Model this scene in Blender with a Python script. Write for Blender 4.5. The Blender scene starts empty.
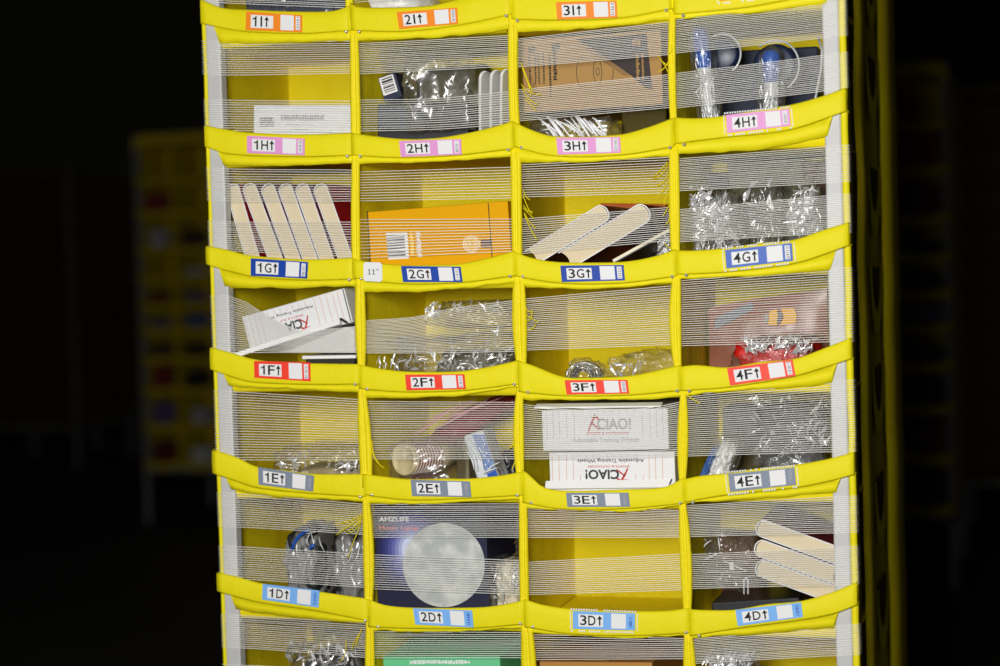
import bpy, bmesh, math, random
from mathutils import Vector, Matrix, noise
R = random.Random(7)
S = bpy.context.scene
COL = S.collection

# ------------------------------------------------------------------ camera
CAM = Vector((1.26525, -2.76746, 1.56606)); YAW, PITCH, ROLL, F = -0.2785, -0.03407, -0.02811, 1896.45
def cam_axes():
    cy, sy, cp, sp = math.cos(YAW), math.sin(YAW), math.cos(PITCH), math.sin(PITCH)
    f = Vector((sy*cp, cy*cp, sp)); r = Vector((cy, -sy, 0)); u = r.cross(f)
    cr, sr = math.cos(ROLL), math.sin(ROLL)
    return cr*r+sr*u, -sr*r+cr*u, f
RX, UX, FX = cam_axes()
cd = bpy.data.cameras.new('camera'); cam = bpy.data.objects.new('camera', cd); COL.objects.link(cam)
M = Matrix((RX, UX, -FX)).transposed().to_4x4(); M.translation = CAM
cam.matrix_world = M; cd.sensor_width = 36; cd.lens = F*36/1000; cd.clip_end = 100
cd.dof.use_dof = True; cd.dof.focus_distance = 2.86; cd.dof.aperture_fstop = 2.2
S.camera = cam
def P(px, py, y=0.0):
    d = RX*(px-500)/F - UX*(py-333)/F + FX
    t = (y-CAM.y)/d.y
    return CAM + d*t

# ------------------------------------------------------------------ materials
MATS = {}
def mat(name, col, rough=.6, spec=.4, metal=0, bump=0, bscale=40, vary=0, vscale=8, sheen=0, coat=0):
    if name in MATS: return MATS[name]
    m = bpy.data.materials.new(name); m.use_nodes = True; nt = m.node_tree; b = nt.nodes['Principled BSDF']
    b.inputs['Base Color'].default_value = (*col, 1); b.inputs['Roughness'].default_value = rough
    b.inputs['Specular IOR Level'].default_value = spec; b.inputs['Metallic'].default_value = metal
    b.inputs['Sheen Weight'].default_value = sheen; b.inputs['Coat Weight'].default_value = coat
    tc = nt.nodes.new('ShaderNodeTexCoord')
    if vary:
        n = nt.nodes.new('ShaderNodeTexNoise'); n.inputs['Scale'].default_value = vscale; n.inputs['Detail'].default_value = 5
        nt.links.new(tc.outputs['Object'], n.inputs['Vector'])
        mx = nt.nodes.new('ShaderNodeMix'); mx.data_type = 'RGBA'
        mx.inputs[6].default_value = tuple(c*(1-vary) for c in col)+(1,); mx.inputs[7].default_value = tuple(min(1, c*(1+vary)) for c in col)+(1,)
        nt.links.new(n.outputs['Fac'], mx.inputs[0]); nt.links.new(mx.outputs[2], b.inputs['Base Color'])
    if bump:
        n = nt.nodes.new('ShaderNodeTexNoise'); n.inputs['Scale'].default_value = bscale; n.inputs['Detail'].default_value = 6
        nt.links.new(tc.outputs['Object'], n.inputs['Vector'])
        bp = nt.nodes.new('ShaderNodeBump'); bp.inputs['Strength'].default_value = bump; bp.inputs['Distance'].default_value = .01
        nt.links.new(n.outputs['Fac'], bp.inputs['Height']); nt.links.new(bp.outputs['Normal'], b.inputs['Normal'])
    MATS[name] = m; return m
def srgb(r, g, b):
    return tuple((c/255/12.92) if c/255 <= .04045 else ((c/255+.055)/1.055)**2.4 for c in (r, g, b))
def film(name, tint=(1, 1, 1), base=.05, edge=.5, haze=.05, rough=.12, bs=90):
    if name in MATS: return MATS[name]
    m = bpy.data.materials.new(name); m.use_nodes = True; nt = m.node_tree; N = nt.nodes; L = nt.links
    N.clear(); out = N.new('ShaderNodeOutputMaterial')
    tr = N.new('ShaderNodeBsdfTransparent'); tr.inputs[0].default_value = (*tint, 1)
    gl = N.new('ShaderNodeBsdfGlossy'); gl.inputs['Roughness'].default_value = rough
    df = N.new('ShaderNodeBsdfDiffuse'); df.inputs[0].default_value = (.8*tint[0], .8*tint[1], .8*tint[2], 1)
    tc = N.new('ShaderNodeTexCoord'); nz = N.new('ShaderNodeTexNoise'); nz.inputs['Scale'].default_value = bs; nz.inputs['Detail'].default_value = 4
    L.new(tc.outputs['Object'], nz.inputs['Vector'])
    bp = N.new('ShaderNodeBump'); bp.inputs['Strength'].default_value = .4; bp.inputs['Distance'].default_value = .008
    L.new(nz.outputs['Fac'], bp.inputs['Height']); L.new(bp.outputs['Normal'], gl.inputs['Normal'])
    lw = N.new('ShaderNodeLayerWeight'); lw.inputs['Blend'].default_value = .35; L.new(bp.outputs['Normal'], lw.inputs['Normal'])
    mr = N.new('ShaderNodeMapRange'); mr.inputs[3].default_value = base; mr.inputs[4].default_value = edge
    L.new(lw.outputs['Facing'], mr.inputs[0])
    m1 = N.new('ShaderNodeMixShader'); m1.inputs[0].default_value = haze; L.new(tr.outputs[0], m1.inputs[1]); L.new(df.outputs[0], m1.inputs[2])
    m2 = N.new('ShaderNodeMixShader'); L.new(mr.outputs[0], m2.inputs[0]); L.new(m1.outputs[0], m2.inputs[1]); L.new(gl.outputs[0], m2.inputs[2])
    L.new(m2.outputs[0], out.inputs[0]); MATS[name] = m; return m

YEL = mat('yellow_fabric', (.78, .68, .003), .62, .25, bump=.13, bscale=60, sheen=.0)
YELP = mat('yellow_panel_fabric', (.68, .55, .004), .7, .2, bump=.35, bscale=14, vary=.06, vscale=6)
DIVM = mat('thin_yellow_nylon', (.86, .71, .006), .7, .2, bump=.35, bscale=14, vary=.06, vscale=6)  # lighter than the panel yellow, standing in for light on the divider walls
BIND = mat('yellow_binding', (.82, .68, .004), .6, .25, bump=.2, bscale=120)
POST = mat('white_painted_post', (.50, .50, .49), .5, .4, vary=.03)
CORD = mat('pale_elastic', (.90, .89, .84), .5, .3)
WHITE = mat('white_card', (.74, .74, .75), .6, .3)
PAPER = mat('label_white', (.78, .78, .78), .6, .2)
INK = mat('black_ink', (.015, .015, .017), .6, .2)
GREYINK = mat('grey_ink', (.16, .16, .18), .6, .2)
PALEINK = mat('pale_grey_ink', (.35, .35, .37), .6, .2)
REDINK = mat('red_ink', srgb(185, 40, 45), .6, .2)
ORINK = mat('orange_ink', srgb(205, 130, 90), .6, .2)
METAL = mat('rivet_metal', (.75, .73, .70), .3, .5, metal=.7)
PAGE = mat('cream_pages', srgb(214, 199, 168), .8, .1, bump=.0, vary=.03, vscale=60)
KRAFT = mat('kraft_cardboard', srgb(168, 132, 80), .8, .15, vary=.05, vscale=20)
BLACKP = mat('black_plastic', (.012, .012, .015), .35, .5)
NAVY = mat('navy_card', (.012, .018, .05), .5, .4)
FILM = film('clear_film', base=.07, edge=.6, haze=.03, rough=.24, bs=22)
FILMW = film('hazy_film', base=.10, edge=.65, haze=.10, rough=.26, bs=28)

# ------------------------------------------------------------------ mesh helper
class MB:
    def __init__(s): s.v = []; s.f = []; s.m = []; s.mats = []; s.smooth = []
    def mi(s, m):
        if m not in s.mats: s.mats.append(m)
        return s.mats.index(m)
    def add(s, vs, fs, m, smooth=False):
        o = len(s.v); s.v += [Vector(v) for v in vs]; k = s.mi(m)
        for f in fs: s.f.append([o+i for i in f]); s.m.append(k); s.smooth.append(smooth)
    def box(s, c, u, v, w, m):   # centre and three half vectors
        c, u, v, w = map(Vector, (c, u, v, w)); vs = [c+a*u+b*v+d*w for a in (-1, 1) for b in (-1, 1) for d in (-1, 1)]
        fs = [(0, 1, 3, 2), (4, 6, 7, 5), (0, 4, 5, 1), (2, 3, 7, 6), (0, 2, 6, 4), (1, 5, 7, 3)]
        if u.cross(v).dot(w) < 0: fs = [f[::-1] for f in fs]
        s.add(vs, fs, m)
    def aabb(s, a, b, m):
        a, b = Vector(a), Vector(b); h = (b-a)/2
        s.box((a+b)/2, (h.x, 0, 0), (0, h.y, 0), (0, 0, h.z), m)
    def grid(s, rows, m, closed=False, caps=False, smooth=True):  # rows: list of point lists
        n = len(rows[0]); vs = [p for r in rows for p in r]; fs = []
        for i in range(len(rows)-1):
            for j in range(n if closed else n-1):
                k = (j+1) % n; fs.append((i*n+j, i*n+k, (i+1)*n+k, (i+1)*n+j))
        if caps: fs.append(tuple(range(n))[::-1]); fs.append(tuple((len(rows)-1)*n+j for j in range(n)))
        s.add(vs, fs, m, smooth)
    def tube(s, pts, r, m, n=6, taper=None):
        pts = [Vector(p) for p in pts]; rows = []
        for i, p in enumerate(pts):
            t = (pts[min(i+1, len(pts)-1)]-pts[max(i-1, 0)]).normalized()
            a = t.cross(Vector((0, 1, 0.13))); a = a.normalized() if a.length > 1e-6 else Vector((1, 0, 0)); b = t.cross(a)
            rr = r if taper is None else r*taper[i]
            rows.append([p+(a*math.cos(2*math.pi*k/n)+b*math.sin(2*math.pi*k/n))*rr for k in range(n)])
        s.grid(rows, m, closed=True, caps=True)
    def disc(s, fn, m):  # polygon through points
        s.add(fn, [tuple(range(len(fn)))], m)
    def build(s, name, parent=None, bevel=0, origin=None):
        me = bpy.data.meshes.new(name); me.from_pydata([tuple(v) for v in s.v], [], s.f)
        for m in s.mats: me.materials.append(m)
        for p, k, sm in zip(me.polygons, s.m, s.smooth): p.material_index = k; p.use_smooth = sm
        me.update()
        o = bpy.data.objects.new(name, me); COL.objects.link(o)
        if parent is not None:
            o.parent = parent
            if parent.location.length or True: o.matrix_parent_inverse = world(parent).inverted()
        if bevel:
            b = o.modifiers.new('bevel', 'BEVEL'); b.width = bevel; b.segments = 2; b.limit_method = 'ANGLE'; b.angle_limit = math.radians(40)
        return o
def world(o):
    w = Matrix.Translation(o.location) if o.type == 'EMPTY' else Matrix()
    return w
def tag(o, label=None, cat=None, group=None, kind=None):
    for k, v in (('label', label), ('category', cat), ('group', group), ('kind', kind)):
        if v: o[k] = v
    return o
def thing(name, label, cat, loc, group=None):
    o = bpy.data.objects.new(name, None); COL.objects.link(o); o.location = loc; o.empty_display_size = .05
    return tag(o, label, cat, group)

# ------------------------------------------------------------------ text
TXT = {}
def text2d(s, bold=0.0):
    k = (s, bold)
    if k in TXT: return TXT[k]
    cu = bpy.data.curves.new('t', 'FONT'); cu.body = s; cu.offset = bold; cu.resolution_u = 3
    o = bpy.data.objects.new('t', cu); COL.objects.link(o)
    bpy.context.view_layer.update()
    dg = bpy.context.evaluated_depsgraph_get(); e = o.evaluated_get(dg); me = e.to_mesh()
    vs = [(v.co.x, v.co.y) for v in me.vertices]; fs = [tuple(p.vertices) for p in me.polygons]
    e.to_mesh_clear(); bpy.data.objects.remove(o); bpy.data.curves.remove(cu)
    x0 = min(v[0] for v in vs); x1 = max(v[0] for v in vs); y0 = min(v[1] for v in vs); y1 = max(v[1] for v in vs)
    TXT[k] = ([((x-x0)/(x1-x0), (y-y0)/(y1-y0)) for x, y in vs], fs); return TXT[k]
class Quad:   # a printed face: u to the right, v upward, off along the face normal toward the viewer
    def __init__(s, tl, tr, br, bl):
        s.c = [Vector(p) for p in (tl, tr, br, bl)]
        s.n = (s.c[1]-s.c[0]).cross(s.c[3]-s.c[0]).normalized()
        if s.n.y > 0: s.n = -s.n
    def at(s, u, v, off=0):
        tl, tr, br, bl = s.c
        return (bl*(1-u)+br*u)*(1-v)+(tl*(1-u)+tr*u)*v + s.n*off
    def rect(s, mb, u0, v0, u1, v1, m, off):
        mb.add([s.at(u0, v0, off), s.at(u1, v0, off), s.at(u1, v1, off), s.at(u0, v1, off)], [(0, 1, 2, 3)], m)
    def poly(s, mb, pts, m, off): mb.add([s.at(u, v, off) for u, v in pts], [tuple(range(len(pts)))], m)
    def line(s, mb, u0, v0, u1, v1, w, m, off):
        a, b = s.at(u0, v0, off), s.at(u1, v1, off); d = (b-a).normalized().cross(s.n)*w/2
        mb.add([a-d, b-d, b+d, a+d], [(0, 1, 2, 3)], m)
    def text(s, mb, t, u0, v0, u1, v1, m, off, bold=.015, rot=0):
        vs, fs = text2d(t, bold); out = []
        for x, y in vs:
            if rot == 180: x, y = 1-x, 1-y
            if rot == 90: x, y = 1-y, x
            if rot == 270: x, y = y, 1-x
            out.append(s.at(u0+(u1-u0)*x, v0+(v1-v0)*y, off))
        mb.add(out, fs, m)
    def scribble(s, mb, u0, v0, u1, v1, m, off, n=14, seed=1, vert=False):  # unreadable small print
        r = random.Random(seed); p = 0.0
        while p < 1:
            w = r.uniform(.4, 1.2)/n; lo = r.choice((0, 0, .15)); hi = r.choice((.7, 1, 1, .85))
            q = min(1, p+w*.75)
            if vert: s.rect(mb, u0+(u1-u0)*lo, v0+(v1-v0)*p, u0+(u1-u0)*hi, v0+(v1-v0)*q, m, off)
            else: s.rect(mb, u0+(u1-u0)*p, v0+(v1-v0)*lo, u0+(u1-u0)*q, v0+(v1-v0)*hi, m, off)
            p += w
    def bars(s, mb, u0, v0, u1, v1, m, off, n=16, seed=3, vert=False):
        r = random.Random(seed); p = 0.0
        while p < 1:
            w = r.uniform(.3, 1.3)/n; q = min(1, p+w)
            if vert: s.rect(mb, u0, v0+(v1-v0)*p, u1, v0+(v1-v0)*q, m, off)
            else: s.rect(mb, u0+(u1-u0)*p, v0, u0+(u1-u0)*q, v1, m, off)
            p = q+r.uniform(.3, 1.1)/n

def lerp_poly(pl, t):     # point at fraction t of the x-range, smooth
    n = len(pl); x0, x1 = pl[0][0], pl[-1][0]; x = x0+(x1-x0)*t
    for i in range(n-1):
        if x <= pl[i+1][0]+1e-6 or i == n-2:
            a, b = pl[i], pl[i+1]; h = b[0]-a[0]
            ma = (pl[i+1][1]-pl[i-1][1])/(pl[i+1][0]-pl[i-1][0]) if i > 0 else (b[1]-a[1])/h
            mb_ = (pl[i+2][1]-pl[i][1])/(pl[i+2][0]-pl[i][0]) if i < n-2 else (b[1]-a[1])/h
            q = (x-a[0])/h
            y = (2*q**3-3*q*q+1)*a[1]+(q**3-2*q*q+q)*h*ma+(-2*q**3+3*q*q)*b[1]+(q**3-q*q)*h*mb_
            return x, y

# ------------------------------------------------------------------ measurements of the pod front (image pixels -> points on the front plane)
BANDS = {
('I',1): ([(203,0),(223,8),(249,10),(303,12),(335.5,11),(351,6)], [(205,24),(229,29),(249,32),(303,34),(352,31)], [(226,42),(290,42),(352,40.5)]),
('I',2): ([(352,3),(358,7),(390,8),(431,6),(458,0),(512,-12)], [(352,31),(404,32),(458,26),(512,15)], [(355,40.5),(431,38),(510,30)]),
('I',3): ([(512,-8),(556,-6),(618,-8),(672,-20)], [(510,20),(556,21),(618.5,19),(672,9.5)], [(518,32),(586,29),(670,20)]),
('I',4): ([(674,-10),(724,-14),(780,-24),(843,-38)], [(676,15),(748,8),(800,-2),(845,-14)], [(680,19),(751,12.5),(824,3)]),
('H',1): ([(207,125.7),(225,129),(249,132.5),(303,134.5),(353,133)], [(208.5,147),(230,154),(303,157),(353,155.5)], [(231.5,164.3),(290,165.5),(353,163)]),
('H',2): ([(353,133),(366,135),(404,139),(439,138),(472,132.5),(499,125.7),(514,121)], [(353,155.5),(404,158),(458,155.5),(514,149)], [(361,163.5),(431,162),(512,156.5)]),
('H',3): ([(514,121.6),(535,131),(556,136.5),(621,134.6),(650,127),(674,118)], [(514.5,147),(556,156),(621,155.5),(676,147)], [(521,161.6),(586,161.6),(675,155.5)]),
('H',4): ([(675,117.6),(697,118.5),(724,116),(762,109.5),(791.6,105),(821,97),(845,88.5)], [(677,144),(724,138),(791.6,130),(846,112)], [(683.5,154),(751,150),(802,139),(826,133)]),
('G',1): ([(208,245.6),(229.7,249.8),(249.6,255),(308.5,259.3),(355,257.6)], [(211,264.5),(233,271),(260,277),(308,280),(355,279)], [(234,285.5),(289.5,287.6),(355,286.6)]),
('G',2): ([(354,258),(367,261.5),(402.6,265),(434,264.6),(461.5,263.6),(493,257),(516,250.5)], [(354,278),(402.6,283.6),(461.5,282.5),(516,275.5)], [(362.6,291.5),(423.6,291.5),(476,287),(514,282.7)]),
('G',3): ([(515,251),(530,257),(553,261.4),(585,262.5),(627,261.4),(656,256),(677,249)], [(516,276),(561.8,283),(622.7,283),(678,276)], [(524,285),(568,288.4),(622.7,287.3),(675,282)]),
('G',4): ([(677,250.4),(696.4,250.4),(725,248),(761,243),(795,239.6),(823.6,230),(848,222.5)], [(679,274.4),(727.6,272),(794.8,263.6),(823.6,255),(849,245.6)], [(682,279),(742,276.8),(814,269.6),(829,264)]),
('F',1): ([(212,347),(232.8,352.5),(253.9,358.5),(279,362),(310.6,363),(361,363.8)], [(214,369.3),(236,376.7),(253.9,381.5),(310.6,384),(361,383.6)], [(237,386),(289.6,388.3),(360,392.5)]),
('F',2): ([(360,364),(375,367.3),(404.7,371),(444.7,371.5),(465.7,370.4),(497,365),(519,360)], [(360,388.3),(404.7,391.5),(465.7,390),(520,383.5)], [(364.7,397),(413,398),(465.6,395.2),(518,386.5)]),
('F',3): ([(519,359.9),(536.5,366),(563.9,376.3),(589,377.3),(629,375.6),(656.4,370.4),(681,364.5)], [(521,391.4),(565.8,395.2),(628.8,394.8),(683,390)], [(541,399.3),(595,400),(660.4,398.8),(681,396)]),
('F',4): ([(681,366.4),(696.4,364.7),(727.6,367),(761,361.6),(794.8,358.5),(823.6,348.4),(849.5,338)], [(682,390.4),(730,386.8),(794.8,376),(823.6,367.6),(850.5,359)], [(686.8,395.5),(742,390),(794.8,386.4),(831,380.5)]),
('E',1): ([(214,448.9),(237,456.2),(258,466),(285.4,469.9),(312.7,473.2),(366,473.5)], [(215.4,473),(239,480.4),(258,486.7),(312.7,492.6),(366,496)], [(240,487.7),(300,497.2),(365,501.4)]),
('E',2): ([(364,473),(377,475),(411,478.5),(444.6,478),(469.8,478),(501.4,475),(523,471)], [(365,494),(411,499.3),(469.8,497.6),(523,494.5)], [(373.5,503.8),(438,503.8),(523,498)]),
('E',3): ([(523,469),(530,474),(543.3,486),(565.8,490),(628.8,488.7),(667,486),(685,476.5)], [(524,502),(565.8,508.5),(628.8,507.8),(686,502.5)], [(525.6,508),(578.5,510.6),(637,511),(683,504.7)]),
('E',4): ([(684,478.8),(701,475.2),(727.6,472.8),(761,467.5),(797,464),(828.4,458.4),(853.5,452)], [(685.6,501.6),(727.6,494.4),(797,487),(828.4,481),(855,474)], [(691.6,503.5),(742,499.2),(794.8,494.4),(834,491)]),
('D',1): ([(219,571.5),(239,576),(262.6,582.5),(318.5,590.6),(370,598)], [(220,590.6),(242,596.5),(262.6,601.5),(318.5,609.7),(371,620)], [(243.5,608),(312.6,618.5),(370,624)]),
('D',2): ([(369,598),(385,604),(413,606.8),(472,606.8),(497,605),(525,599.4)], [(371,626),(413,627.4),(472,627.4),(526,623)], [(373.5,630.3),(438,631.8),(524,627.4)]),
('D',3): ([(525,598),(543,603.8),(572.6,608),(637,610.3),(669.7,609.7),(690,606.8)], [(526,626),(572.6,633),(637,634.7),(692,631.8)], [(534,633),(637,638),(690,634)]),
('D',4): ([(690,608.4),(708,609.3),(734.8,609),(767,603.5),(802.5,600),(835,590.7),(857,581)], [(692,635),(737.7,627.5),(804,618.7),(835,612.8),(859,604)], [(695,637.8),(758,633.4),(838,625)]),
}
for c in range(1, 5):
    BANDS[('C', c)] = tuple([(x+2.5, y+122) for x, y in pl] for pl in BANDS[('D', c)])
ORANGE, PINK, BLUE, RED, GREY, SKYB = [mat(n, srgb(*c), .5, .3) for n, c in (('orange_print', (240, 135, 25)), ('pink_print', (222, 150, 205)),
    ('blue_print', (8, 62, 160)), ('red_print', (240, 62, 42)), ('slate_print', (126, 136, 152)), ('sky_print', (120, 176, 236)))]
BLUE2 = mat('faded_blue_print', srgb(62, 100, 185), .5, .3)
LCOL = {'I': ORANGE, 'H': PINK, 'G': BLUE, 'F': RED, 'E': GREY, 'D': SKYB}
LNAME = {'I': 'orange', 'H': 'pink', 'G': 'blue', 'F': 'red', 'E': 'grey', 'D': 'light blue'}
LABELS = {
('I',1): [(246,11.4),(302,15),(302,32.4),(245.5,30)], ('I',2): [(396.5,12),(457,7.6),(458,23.8),(399,29)], ('I',3): [(556,2),(616.4,.5),(617.4,17.6),(557,19.7)], ('I',4): [(719,-17),(784,-25),(785,-6),(720,1)],
('H',1): [(247,135.7),(304.5,138.6),(304.5,155.4),(247,153)], ('H',2): [(399,141),(461,139),(461.6,154.6),(401,156.8)], ('H',3): [(556,137.8),(620,137),(620.7,152.7),(557.7,154.6)], ('H',4): [(726,115),(789,108.7),(790.5,125.7),(727,133)],
('G',1): [(250.7,258.2),(308,262),(307,278.6),(250.7,275.7)], ('G',2): [(401,266),(460.4,266.7),(462.5,282),(403,282)], ('G',3): [(560.3,265.6),(623.4,265),(624.8,280.3),(561.8,282)], ('G',4): [(725,250),(791.7,243),(793,260.7),(726.4,268.4)],
('F',1): [(253.9,361),(310,362.4),(310.6,381.3),(254.3,377.7)], ('F',2): [(405,374.6),(464.2,374.2),(465.7,389),(406.4,390.4)], ('F',3): [(564.5,380.2),(627.3,379.8),(629,393.5),(566.6,394.5)], ('F',4): [(727,368),(792.4,359.7),(795.5,376),(730,385.6)],
('E',1): [(258,467),(314,475.8),(313,491.5),(258.5,484.6)], ('E',2): [(410.5,479.7),(469.8,481.4),(471.3,497.2),(412,496)], ('E',3): [(565.8,492.7),(628.4,492.7),(630,506.7),(567.4,507)], ('E',4): [(728,474),(794.3,467.5),(796,484.8),(730,492)],
('D',1): [(262.6,583.8),(319.4,590.6),(318.5,607.6),(262,599.4)], ('D',2): [(413,608.2),(472,610.6),(473.5,627.4),(415.3,624.4)], ('D',3): [(572.6,611),(635,613.5),(635,630.3),(573,628.8)], ('D',4): [(735.4,610),(801,602.5),(803,617),(737.7,626)],
}
BORDERED = {('H',4), ('G',4), ('E',4), ('D',3), ('I',4)}
ROWS = 'IHGFEDC'
# elastic: (x, top, bottom) stations in pixels, number of strands
CORDS = {
('I',1): [([(204,-22,2),(352,-18,8)], 13)], ('I',2): [([(354,-22,2),(512,-34,-10)], 13)],
('H',1): [([(204,41,74),(224,42,75),(352,41,73)], 16), ([(205,100,130),(352,101,132)], 14)],
('H',2): [([(355,43.5,74),(390,42,72),(513,35,66)], 17), ([(356,100,131),(440,98,129),(513,91,123)], 15)],
('H',3): [([(516,39,67),(673,21.6,54)], 19), ([(516,90,121),(673,74,107)], 18)],
('H',4): [([(673,20,53),(823,3,38),(849,0,35)], 20), ([(674,73.5,108),(823,55.5,91),(849,52,87)], 20)],
('G',1): [([(208,168,200),(230,169,201),(356,170,201)], 14), ([(209,221,250),(230,222,251),(356,222,257)], 15)],
('G',2): [([(357,172,201),(515,167,198)], 12), ([(358,219.5,258),(515,219,251)], 13)],
('G',3): [([(516,165,197),(675,157,192.5)], 15), ([(516,219.5,254),(675,207,240)], 17)],
('G',4): [([(675,159,191),(824,147,183),(850,145,181)], 19), ([(675,210,242),(824,196,233.5),(850,194,232)], 21)],
('F',1): [([(212,296,352),(233,296.5,352.5),(250,305,352.5),(270,318,352.5),(300,331,352.5),(330,329,352.5),(362,326,352.5)], 25)],
('F',2): [([(361,321,353),(415,317,353),(450,309,352.5),(518,300,351.5)], 26)],
('F',3): [([(519,299.5,350.5),(676,285.5,344.5)], 28)],
('F',4): [([(676,281,346),(827,269,342),(852,268,341)], 31)],
('E',1): [([(215,391,459),(237,392,460),(364,400,460)], 27)],
('E',2): [([(365,401.5,459),(521,402.5,459)], 27)],
('E',3): [([(521,404.5,459),(545,407,459),(640,409,457),(681,402,455.5)], 27)],
('E',4): [([(682,395.5,456.5),(829,381.6,452),(854,380,451)], 32)],
('D',1): [([(218,493,526),(239,494,527),(368,505,535)], 16), ([(219,546,578),(240,547,579),(368,555,588)], 16)],
('D',2): [([(369,504.7,537.6),(524,504,537.6)], 17), ([(370,555,589),(524,561,595)], 16)],
('D',3): [([(524,505,537.6),(685,511,537.6)], 17), ([(526,562.6,595),(688,554,590)], 18)],
('D',4): [([(686,506,537),(833,497,533),(858,496,532)], 19), ([(688,555,589),(835,548,585),(858,546,584)], 19)],
('C',1): [([(222,614,647),(242,615.6,648),(369,624,658)], 17), ([(223,664,690),(369,672,700)], 8)],
('C',2): [([(371,632,658),(526,633,658)], 13)],
('C',3): [([(528,635,660),(690,639,659)], 12)],
('C',4): [([(691,638,664),(838,626,655.5),(860,624,654)], 17)],
}
# divider edge binding: left/right pixel at top, middle, bottom, and the y range
BINDX = {
('I',1): (345,353,345,353,346,354,-20,14), ('I',2): (507,516,507,516,508,517,-24,12), ('I',3): (667,676,667,676,668,677,-34,8),
('H',1): (350,358,350,360,351,361,30,142), ('H',2): (508,519,508,518,510,521,16,138), ('H',3): (669,676,668,676,671,678,12,136),
('G',1): (352,360,351,360,352,361,154,268), ('G',2): (510,521,511,522,512,522,148,264), ('G',3): (669,679,669,680,671,680,146,262),
('F',1): (356,364,355,366,359,365,278,376), ('F',2): (514,524,512,527,518,526,274,374), ('F',3): (673,681,669,681.5,677,682,274,380),
('E',1): (358,364,358,371,361,372,382,486), ('E',2): (518,523,513,524,518,524,382,484), ('E',3): (681,686,677,688.5,680,685,388,490),
('D',1): (362.6,369,363,374,365,372,496,612), ('D',2): (519,527,519,528.5,520,529,494,612), ('D',3): (679,686,679.5,692,684,691,502,618),
('C',1): (366,374,365,375,367,376,622,730), ('C',2): (521,532,521,537,523,534,624,736), ('C',3): (684,692,683,697,686,694,632,740),
}

# ------------------------------------------------------------------ the setting
FLOORM = mat('dark_concrete', (.055, .05, .04), .55, .4, bump=.1, bscale=3, vary=.25, vscale=1.5)
DARK = mat('dark_cladding', (.012, .012, .014), .8, .1, vary=.1)
def structure(name, a, b, m):
    q = MB(); q.aabb(a, b, m); o = q.build(name); o['kind'] = 'structure'; return o
structure('floor', (-12, -8, -.1), (16, 30, 0), FLOORM)
structure('wall_back', (-12, 30, 0), (16, 30.2, 9), DARK)
structure('ceiling', (-12, -8, 9), (16, 30.2, 9.2), DARK)

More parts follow.
